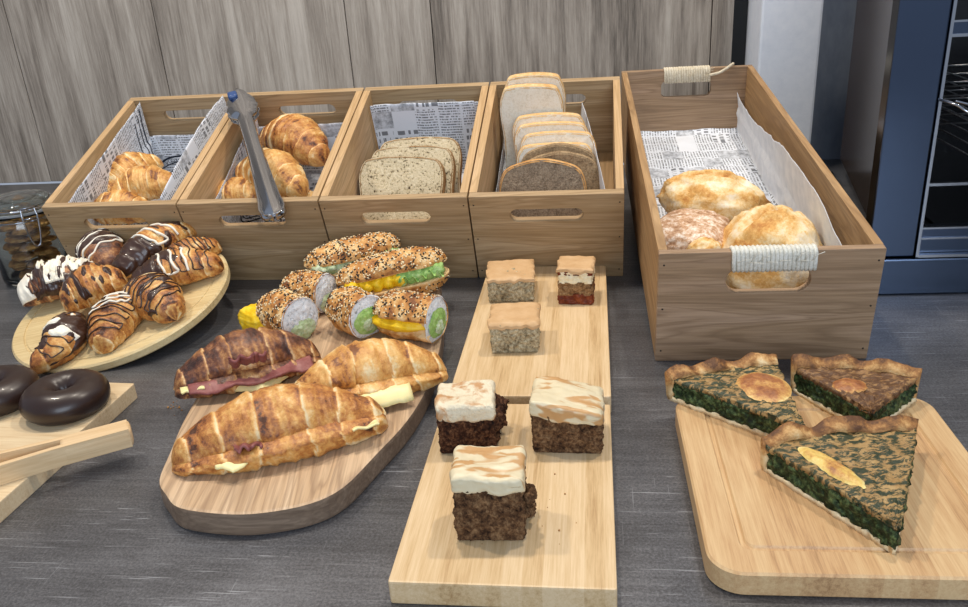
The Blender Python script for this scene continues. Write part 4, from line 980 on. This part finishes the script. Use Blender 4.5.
def sandwich(Mx, L, Rm, seed, label, gap=0.010, open_a=0.25, fill=('mango', 'lettuce'), nseed=330):
    c = empty('seeded_sandwich', Mx, label, 'sandwich', 'seeded roll sandwiches')
    s = roll_surf(L, Rm, seed)
    def wup(p, u): return Vector((p.x, p.y+0.002, max(p.z*0.9, -0.03*Rm+0.05*p.z)+Rm*0.73+gap*1.0+open_a*(Rm-p.y)*0.5*(1-0.3*u*u)))
    def wlo(p, u): return Vector((p.x, p.y-0.002, max(min(p.z, 0.02*Rm), -0.80*Rm)+Rm*0.80))
    up = lambda a, b: ((lambda p, t_: (wup(p, -1+2*a), t_ if p.z > 0 else 0.1))(*s(-1+2*a, 2*PI*b)))
    lo = lambda a, b: ((lambda p, t_: (wlo(p, -1+2*a), t_ if p.z < 0 else 0.1))(*s(-1+2*a, 2*PI*b)))
    vs, fs, tn, _ = grid_mesh(lo, 60, 44, True, True); obj('lower_roll', vs, fs, MT['seed_bread'], c, True, None, None, tn)
    vs, fs, tn, _ = grid_mesh(up, 60, 44, True, True); ur = obj('upper_roll', vs, fs, MT['seed_bread'], c, True, None, None, tn)
    su = lambda u, th, out=0: wup(s(u, th, out)[0], u); sl = lambda u, th, out=0: wlo(s(u, th, out)[0], u)
    seeds(su, nseed, seed, ur, lambda u, th: math.sin(th) > 0.05, MT['seed_dark'], 'dark_seeds'); seeds(su, nseed, seed+1, ur, lambda u, th: math.sin(th) > 0.05, MT['seed_light'], 'sesame_seeds')
    seeds(sl, nseed//2, seed+2, c, lambda u, th: -0.8 < math.sin(th) < -0.15, MT['seed_dark'], 'dark_seeds')
    seeds(sl, nseed//3, seed+3, c, lambda u, th: -0.8 < math.sin(th) < -0.15, MT['seed_light'], 'sesame_seeds')
    for k, (m, u0, u1) in enumerate(((fill[0], -0.85, 0.15), (fill[1], 0.0, 0.8))):
        mb = MB()
        nb = 5
        for i in range(nb):
            u = u0+(u1-u0)*(i+0.5)/nb
            def fn(a, b):
                ph = -PI/2+PI*a; th_ = 2*PI*b; n = Vector((math.cos(ph)*math.cos(th_), math.cos(ph)*math.sin(th_), math.sin(ph)))
                d = 1+0.28*fr(n, 2.6, seed+i*3+k, 3)
                return Vector((u*L/2+n.x*d*L*0.085, -Rm*0.38+n.y*d*Rm*0.60, Rm*0.84+gap*0.55+n.z*d*gap*0.95)), 0
            vs, fs, _, _ = grid_mesh(fn, 14, 18, True); mb.add(vs, fs)
        if m == 'lettuce':
            def fn(a, b):
                u = u0+(u1-u0)*a; return Vector((u*L/2, -Rm*(0.2+0.88*b)+0.002*math.sin(a*30), Rm*0.84+gap*0.6+0.0035*math.sin(a*34+b*3)*b+0.002*math.sin(a*11))), 0
            vs, fs, _, _ = grid_mesh(fn, 60, 10); mb.add(vs, fs)
        mb.build({'mango': 'yellow_filling', 'lettuce': 'lettuce', 'herb': 'pickle_filling'}[m], MT[m], c, True)
    return c
def aim(A, B, z, roll_=0.0, nose=0.0): A, B = Vector(A), Vector(B); m = (A+B)/2; return T(m.x, m.y, z) @ RZ(math.atan2(B.y-A.y, B.x-A.x)) @ RY(nose) @ RX(roll_), (B-A).length
Mx, L = aim((-0.204, 0.912), (-0.094, 0.955), 0.032, 0.05, -0.05)
sandwich(Mx, L, 0.024, 11, 'long seeded roll sandwich furthest back against the crate', 0.009, 0.2, ('herb', 'lettuce'))
Mx, L = aim((-0.160, 0.868), (-0.038, 0.905), 0.0215, 0.0, -0.06)
sandwich(Mx, L*1.02, 0.025, 12, 'long seeded roll sandwich with scrambled yellow filling and lettuce, at the back right corner', 0.012, 0.28, ('mango', 'lettuce'))
def cutroll(Mx, L, Rm, seed, label, yellow=False, green=True, nseed=260, hi=1.0):
    """piece of a roll; its cut face looks along +x; axis at z = Rm*0.9"""
    c = empty('seeded_sandwich_piece', Mx, label, 'sandwich', 'cut pieces of seeded sandwich')
    s = roll_surf(L, Rm, seed, cut=1.0, e=2.6, sq=1.0); zo = Rm*0.93
    def fn(a, b):
        p, t_ = s(-1+2*a, 2*PI*b); z = max(p.z, -Rm*0.88)
        if yellow and abs(p.z+Rm*0.1) < Rm*0.30 and p.y < 0: p = Vector((p.x, p.y*0.7, p.z)); t_ = 0
        return Vector((p.x, p.y, (z+zo)*hi)), t_
    vs, fs, tn, _ = grid_mesh(fn, 50, 56, True); obj('roll_crust', vs, fs, MT['seed_bread'], c, True, None, None, tn)
    def face(name, mat, r0, r1, yo, zo_, bul, sd, sx=1.0, xo=0.0):
        def g(a, b):
            r = r0+(r1-r0)*a; th_ = 2*PI*b; k = 1+0.10*nz((math.cos(th_)*1.5, math.sin(th_)*1.5, sd), 1, 0)*(1 if r < Rm*0.9 else 0)
            y = yo+r*math.cos(th_)*k*sx; z = (zo+zo_+max(r*math.sin(th_)*k, -Rm*0.86))*hi
            return Vector((L/2+xo+bul*(1-(r/r1)**2)+0.0012*fr((y, z, 0), 220, sd, 3), y, z)), 0
        vs, fs, _, _ = grid_mesh(g, 18, 44, True); return obj(name, vs, fs, MT[mat], c, True)
    face('cut_crumb', 'greycrumb', 0, Rm*0.985, 0, 0, 0.003, seed+1, 1.0, -0.0015)
    if green: face('lettuce', 'lettuce', 0, Rm*0.60, -Rm*0.05, -Rm*0.12, 0.003, seed+2, 1.25, 0.0012)
    else: face('pickle_filling', 'herb', 0, Rm*0.45, 0, -Rm*0.45, 0.003, seed+2, 1.5, 0.0012)
    if green: face('cream_filling', 'herb', 0, Rm*0.28, -Rm*0.1, -Rm*0.25, 0.002, seed+4, 1.2, 0.0036)
    if yellow:
        mb = MB()
        def g(a, b):
            ph = -PI/2+PI*a; th_ = 2*PI*b; n = Vector((math.cos(ph)*math.cos(th_), math.cos(ph)*math.sin(th_), math.sin(ph))); d = 1+0.14*fr(n, 2.2, seed, 3)
            return Vector((n.x*d*L*0.46, -Rm*0.45+n.y*d*Rm*0.58, (zo-Rm*0.1+n.z*d*Rm*0.33)*hi)), 0
        vs, fs, _, _ = grid_mesh(g, 24, 30, True); mb.add(vs, fs); mb.build('yellow_filling', MT['mango'], c, True)
    sf = lambda u, th, out=0: (lambda p: Vector((p.x, p.y, (max(p.z, -Rm*0.88)+zo)*hi)))(s(u, th, out)[0])
    kp = lambda u, th: math.sin(th) > (0.32 if yellow else -0.2) or math.cos(th) > 0.2 and math.sin(th) > -0.5
    seeds(sf, nseed, seed, c, kp, MT['seed_dark'], 'dark_seeds', 0.0019); seeds(sf, nseed, seed+1, c, kp, MT['seed_light'], 'sesame_seeds', 0.0019)
    return c
def cr(px, py, zc_, rz, nose=0.0): p = at(px, py, zc_); return T(p.x, p.y, 0.0205) @ RZ(rz) @ RY(nose)
cutroll(cr(283, 311, 0.045, -0.75), 0.062, 0.024, 21, 'cut seeded roll piece at the left, a thick yellow slab sticking out behind it', green=False)
cutroll(cr(305, 288, 0.045, -0.45), 0.058, 0.023, 22, 'cut seeded roll piece with grey crumb, tucked behind the other cut pieces', green=False)
cutroll(cr(352, 308, 0.045, -0.85), 0.060, 0.024, 23, 'cut seeded roll piece in the middle showing a round bright green filling', green=True)
cutroll(cr(406, 316, 0.043, -0.45), 0.072, 0.025, 24, 'cut seeded roll piece at the right with bright yellow side and green end', yellow=True)
# yellow slab belonging to the left piece
pc_ = bpy.data.objects['seeded_sandwich_piece']
yl = blob('yellow_filling', Matrix.Translation((-0.028, -0.012, 0.002)), (0.026, 0.016, 0.024), MT['mango'], pc_, 5, amp=0.10, e=0.6)

# ================================================================== chocolate croissants on the round board
GC = 'chocolate croissants on the round board'
def choc(x, y, z, rz, L, Rm, arc, seed, label, style, mat='crois_dark', tx=0.0):
    Mx = PM @ T(x, y, z+0.0008) @ RZ(rz) @ RX(tx)
    o, s = croissant(Mx, L, Rm, arc, seed, mat, label, GC, 90, 44, 'chocolate croissant', 'chocolate_croissant', nr=2.8, endr=0.5)
    rn = lambda u, th, sc=3.0, of=0: nz((u*sc, math.cos(th)*1.3, math.sin(th)*1.3), 1, seed+of)
    if 'glaze' in style: patch(s, lambda u, th: 0.38-abs(u+0.05)+0.7*rn(u, th, 4)-(0.6 if math.sin(th) < -0.25 else 0), 0.0016, MT['choc'], 'chocolate_coating', o)
    if 'endglaze' in style: patch(s, lambda u, th: (-u-0.12)+0.7*rn(u, th, 4)-(0.6 if math.sin(th) < -0.3 else 0), 0.0016, MT['choc'], 'chocolate_coating', o)
    if 'spots' in style: patch(s, lambda u, th: rn(u, th, 5, 4)*1.2-0.16-(0.6 if math.sin(th) < 0.0 else 0)-max(0, abs(u)-0.6)*2, 0.0012, MT['choc'], 'chocolate_coating', o)
    if 'shav' in style: patch(s, lambda u, th: 0.35-abs(u-0.15)+0.9*rn(u, th, 6, 9)-(1 if math.sin(th) < 0.45 else 0), 0.0030, MT['shavings'], 'white_chocolate_shavings', o, 110, 80, jag=lambda u, th: 0.0035*rn(u*6, th*2, 5, 3))
    if 'shav2' in style: patch(s, lambda u, th: 0.02-abs(u-0.05)*1.2+0.9*rn(u, th, 5, 9)-(1 if math.sin(th) < 0.2 else 0), 0.0025, MT['shavings'], 'white_chocolate_shavings', o, 110, 80, jag=lambda u, th: 0.002*rn(u*6, th*2, 5, 3))
    if 'wd3' in style: drizzle(s, MT['icing'], 'white_icing_drizzle', o, -0.1, 0.5, 4, seed, 0.0015, skew=0.9, th0=0.8, th1=2.3)
    if 'whitep' in style: patch(s, lambda u, th: (-u-0.58)*1.2+0.25*rn(u, th)-(0.7 if math.sin(th) < -0.1 else 0), 0.003, MT['icing'], 'white_icing', o)
    if 'wd' in style: drizzle(s, MT['icing'], 'white_icing_drizzle', o, -0.5, 0.5, 5, seed, 0.0015, skew=0.5)
    if 'wd2' in style: drizzle(s, MT['icing'], 'white_icing_drizzle', o, -0.25, 0.3, 3, seed, 0.0019, skew=0.4)
    if 'bd' in style: drizzle(s, MT['choc'], 'chocolate_drizzle', o, -0.75, 0.72, 11, seed+1, 0.0010, skew=0.3)
    return o
choc(-0.052, 0.104, 0.000, -1.0, 0.090, 0.026, 0.3, 51, 'chocolate dipped croissant with looping white icing, at the back of the round board', ('glaze', 'wd'))
choc(0.026, 0.080, 0.008, 0.85, 0.118, 0.022, 0.3, 52, 'croissant pointing up to the crates with white flakes at its dark lower end', ('endglaze', 'wd2', 'spots'), 'crois')
choc(0.072, 0.056, 0.0, 0.55, 0.080, 0.019, 0.3, 53, 'small croissant end half hidden behind the white striped one at the right', ('bd',), 'crois')
choc(0.070, 0.012, 0.004, 0.10, 0.108, 0.023, 0.3, 54, 'croissant with broad white icing stripes at the right side of the round board', ('endglaze', 'wd2', 'bd'), 'crois')
choc(-0.078, 0.036, 0.008, 0.20, 0.100, 0.025, 0.6, 55, 'croissant topped with white chocolate flakes and a white peak, at the left', ('glaze', 'shav', 'whitep', 'bd'))
choc(0.058, -0.042, 0.003, -0.75, 0.096, 0.025, 0.5, 56, 'croissant with fine dark chocolate lines, right of the front one', ('bd', 'spots'), 'crois')
choc(-0.020, -0.008, 0.014, 0.45, 0.074, 0.025, 0.4, 57, 'plain topped croissant with dark chocolate sides in the centre of the pile', ('spots',), 'crois')
choc(-0.030, -0.082, 0.000, -1.50, 0.102, 0.021, 3.2, 58, 'curved croissant with both tips pointing left, chocolate and icing in its middle', ('glaze', 'shav2', 'bd'), 'crois')
choc(0.022, -0.066, 0.000, 1.35, 0.092, 0.024, 0.3, 59, 'croissant pointing at the viewer at the front of the round board, white streaks on top', ('wd3', 'bd'), 'crois')

# ================================================================== doughnuts
def donut(px, py, label, seed):
    c0 = at(px, py, 0.035); d = empty('doughnut', T(c0.x, c0.y, 0.0165) @ RZ(seed), label, 'doughnut', 'chocolate doughnuts')
    Rr, r = 0.0212, 0.0145
    def f(lo, hi, out):
        def g(a, b):
            th_ = 2*PI*a; ph = lo+(hi-lo)*b; k = 1+0.04*nz((math.cos(th_)*2, math.sin(th_)*2, ph), 1, seed)
            rr = (r+out)*k; z = max(math.sin(ph)*rr*1.0, -r*0.85)
            edge = 0.0
            return Vector(((Rr+math.cos(ph)*rr*1.12)*math.cos(th_), (Rr+math.cos(ph)*rr*1.12)*math.sin(th_), z+r*0.86)), 0.5
        return g
    vs, fs, tn, _ = grid_mesh(f(0, 2*PI, 0), 60, 32, True); obj('dough', vs, fs, MT['seed_bread'], d, True, None, None, tn)
    vs, fs, tn, _ = grid_mesh(f(-0.95, PI+0.9, 0.0009), 72, 36)
    o = obj('chocolate_glaze', vs, fs, MT['choc_glaze'], d, True)
donut(64, 391, 'glossy chocolate glazed doughnut in full view behind the wooden tongs', 1.0)
donut(-7, 386, 'chocolate glazed doughnut cut off by the left picture edge', 2.0)

# ================================================================== wooden tongs
ta = Vector((-0.303, 0.612, 0)); tb = Vector((-0.3877, 0.5633, 0)); pv = Vector((tb.y-ta.y, ta.x-tb.x, 0)).normalized(); ta += pv*0.005; tb += pv*0.013; an = math.atan2(ta.y-tb.y, ta.x-tb.x)
TM = T(ta.x, ta.y, 0.0163) @ RZ(an); wt = empty('wooden_tongs', TM, 'pale wooden tongs lying across the doughnut board, joined end to the right', 'tongs')
TH = 0.0170
def arm(name, side):
    N = 20; L = 0.20; vs, fs = [], []
    for i in range(N+1):
        x = -0.002-L*i/N; t_ = max(0, i/N-0.28); yc = side*(0.0068+0.016*t_); hw = 0.0024
        for (yy, zz) in ((-hw, 0.0), (hw, 0.0), (hw, TH), (-hw, TH)): vs.append((x, yc+yy, zz))
    for i in range(N):
        for k in range(4): fs.append((i*4+k, i*4+(k+1) % 4, (i+1)*4+(k+1) % 4, (i+1)*4+k))
    fs.append((0, 1, 2, 3)); fs.append(tuple(N*4+k for k in range(4)))
    return obj(name, vs, fs, MT['beech'], wt, False)
arm('arm', -1); arm('arm', 1)
mb = MB(); mb.box(-0.055, 0.0, -0.0094, 0.0094, -0.0002, TH+0.0002, 0, 0.004); mb.build('joint_block', MT['beech'], wt, True)

# ================================================================== metal tongs over the second crate
pA = hit(CM[2], 273, 212, ch+0.006); pB = hit(CM[2], 240, 100, ch+0.022)
A3 = CM[2] @ Vector((pA.x, pA.y, ch+0.006)); B3 = CM[2] @ Vector((pB.x, pB.y, ch+0.022)); ax = (B3-A3); Lt = ax.length
X = ax.normalized(); Zn = (CM[2].to_3x3() @ Vector((0, 0, 1))); Y = Zn.cross(X).normalized(); Zn = X.cross(Y)
MM = Matrix(((X.x, Y.x, Zn.x, A3.x), (X.y, Y.y, Zn.y, A3.y), (X.z, Y.z, Zn.z, A3.z), (0, 0, 0, 1)))
mt = empty('metal_tongs', MM, 'shiny steel serving tongs resting across the second crate from the left', 'tongs')
def tong_arm(zo, sgn):
    """a long channel that ends in a scalloped scoop"""
    vs, fs = [], []; N, K = 60, 16
    for i in range(N+1):
        x = -0.012+(Lt+0.02)*i/N; t_ = i/N
        hw = 0.0150-0.0050*math.sin(PI/2*min(t_/0.6, 1))+0.0010*math.sin(PI*min(t_/0.12, 1))
        if t_ > 0.78: q = (t_-0.78)/0.22; hw = 0.0100+0.0095*math.sin(PI*min(q*1.0, 1)**0.8)+0.0026*abs(math.sin(q*PI*3.5))
        if t_ < 0.06: hw *= math.sqrt(max(0.02, 1-(1-t_/0.06)**2))
        if t_ > 0.97: hw *= math.sqrt(max(0.02, 1-((t_-0.97)/0.03)**2))
        spread = sgn*(0.002+0.012*t_)+zo
        for k in range(K+1):
            a = -1+2*k/K; y = a*hw; dep = 0.0075 if t_ < 0.78 else 0.009
            z = spread-sgn*dep*(abs(a)**3)+sgn*0.0012*math.exp(-(a/0.22)**2)*(1 if t_ < 0.75 else 0)
            vs.append((x, y, z))
    for i in range(N):
        for k in range(K): fs.append((i*(K+1)+k, i*(K+1)+k+1, (i+1)*(K+1)+k+1, (i+1)*(K+1)+k))
    o = obj('tong_arm', vs, fs, MT['steel'], mt, True); md = o.modifiers.new('t', 'SOLIDIFY'); md.thickness = 0.0009; md.offset = 0
tong_arm(0.0, 1); tong_arm(0.0, -1)
mb = MB(); mb.tube([(-0.004, -0.0085, 0.0), (-0.004, 0.0085, 0.0)], 0.0022, 10); mb.build('hinge_pin', MT['steel'], mt, True)
mb = MB(); mb.box(Lt-0.016, Lt-0.001, 0.001, 0.014, 0.010, 0.0175, 0, 0.003); mb.build('locking_tab', MT['blue_plastic'], mt, True); bpy.data.objects['locking_tab']['label'] = 'blue tinted tab'

# ================================================================== glass jar with cookies
JM = T(-0.615, 1.100, 0); jr, jh = 0.045, 0.098
jar = empty('glass_jar', JM @ RZ(-0.9), 'clip top glass jar of cookies left of the crates', 'jar')
mb = MB(); mb.lathe([(0, 0.0), (jr-0.006, 0.0), (jr-0.001, 0.004), (jr, 0.012), (jr, jh-0.018), (jr-0.004, jh-0.008), (jr-0.006, jh), (jr-0.0085, jh), (jr-0.0065, jh-0.009), (jr-0.0028, jh-0.019), (jr-0.0028, 0.013), (jr-0.007, 0.006), (0, 0.005)], 64)
mb.build('jar_body', MT['glass'], jar, True)
mb = MB(); mb.lathe([(0, jh+0.0035), (jr-0.002, jh+0.0035), (jr+0.001, jh+0.006), (jr+0.001, jh+0.010), (jr-0.004, jh+0.014), (jr-0.012, jh+0.019), (0, jh+0.022), (0, jh+0.019), (jr-0.013, jh+0.016), (jr-0.007, jh+0.010), (jr-0.008, jh+0.0065), (0, jh+0.0065)], 64); mb.build('jar_lid', MT['glass'], jar, True)
mb = MB(); mb.lathe([(jr-0.006, jh+0.0003), (jr, jh+0.0003), (jr, jh+0.0032), (jr-0.006, jh+0.0032)], 64, closed=True); mb.build('gasket', MT['gasket'], jar, True)
mb = MB()
for zz, rr in ((jh-0.008, jr-0.002), (jh+0.008, jr+0.0022)): mb.tube([(rr*math.cos(2*PI*k/48), rr*math.sin(2*PI*k/48), zz) for k in range(49)], 0.0010, 6)
mb.build('wire_ring', MT['steel'], jar, True)
mb = MB(); r0 = jr+0.002
mb.tube(smooth_open([(r0, -0.008, jh+0.010), (r0+0.003, -0.009, jh+0.0), (r0+0.004, -0.0085, jh-0.012), (r0+0.005, -0.005, jh-0.034), (r0+0.005, 0.0, jh-0.040), (r0+0.005, 0.005, jh-0.034), (r0+0.004, 0.0085, jh-0.012), (r0+0.003, 0.009, jh), (r0, 0.008, jh+0.010)], 6), 0.0011, 8)
mb.tube([(r0+0.003, -0.009, jh-0.003), (r0+0.003, 0.009, jh-0.003)], 0.001, 6); mb.tube([(r0+0.001, -0.009, jh+0.011), (r0+0.001, 0.009, jh+0.011)], 0.001, 6)
mb.build('wire_clasp', MT['steel'], jar, True)
cookie = None
rnd = random.Random(9); ang = 0
places = []
for lay in range(6):
    for k in range(4):
        a = k*PI/2+lay*0.7; rr = 0.0195
        places.append((rr*math.cos(a), rr*math.sin(a), 0.008+lay*0.0125, rnd.uniform(-0.28, 0.28), rnd.uniform(-0.28, 0.28)))
def cookie_mesh():
    return grid_mesh(lambda a, b: ((lambda ph, th_: Vector((0.0150*math.cos(ph)**0.5*math.cos(th_)*(1+0.05*math.sin(5*th_)), 0.0150*math.cos(ph)**0.5*math.sin(th_), 0.0036*math.sin(ph)+0.0042)) if abs(math.cos(ph)) > 1e-6 else Vector((0, 0, 0.0042+0.0036*math.sin(ph))))(-PI/2+PI*a, 2*PI*b), 0.5), 12, 22, True)
cv, cfs, ctn, _ = cookie_mesh()
c_first = obj('cookie', cv, cfs, MT['cookie'], None, True, None, None, ctn, JM @ T(*places[0][:3]))
tag(c_first, 'round brown cookie among those inside the clip top glass jar', 'cookie', 'cookies in the glass jar')
for i, (x, y, z, a, b) in enumerate(places):
    o = c_first if i == 0 else c_first.copy()
    if i: COL.objects.link(o)
    o.matrix_world = JM @ T(x, y, z) @ RX(a*0.5) @ RY(b*0.5)

# crumbs lying about: too many and too small to count
mb = MB(); rnd = random.Random(77)
def crumb(x, y, z, r):
    bm = bmesh.new(); bmesh.ops.create_icosphere(bm, subdivisions=1, radius=r)
    mb.add([Vector((x, y, z+r*0.6))+v.co*(1+0.3*nz(v.co, 900, x*50)) for v in bm.verts], [[v.index for v in f.verts] for f in bm.faces]); bm.free()
for k in range(26): p = at(500+rnd.gauss(22, 22), 515+rnd.gauss(0, 18), 0.018); crumb(p.x, p.y, 0.018, rnd.uniform(0.0003, 0.0008))
for k in range(14): p = at(176+rnd.gauss(0, 8), 408+rnd.gauss(0, 4), 0); crumb(p.x, p.y, 0.0, rnd.uniform(0.0004, 0.0012))
o = mb.build('crumbs', MT['cookie'], None, True); tag(o, 'tiny brown crumbs scattered on the front board and the counter', 'crumbs', kind='stuff')
bpy.context.view_layer.update()
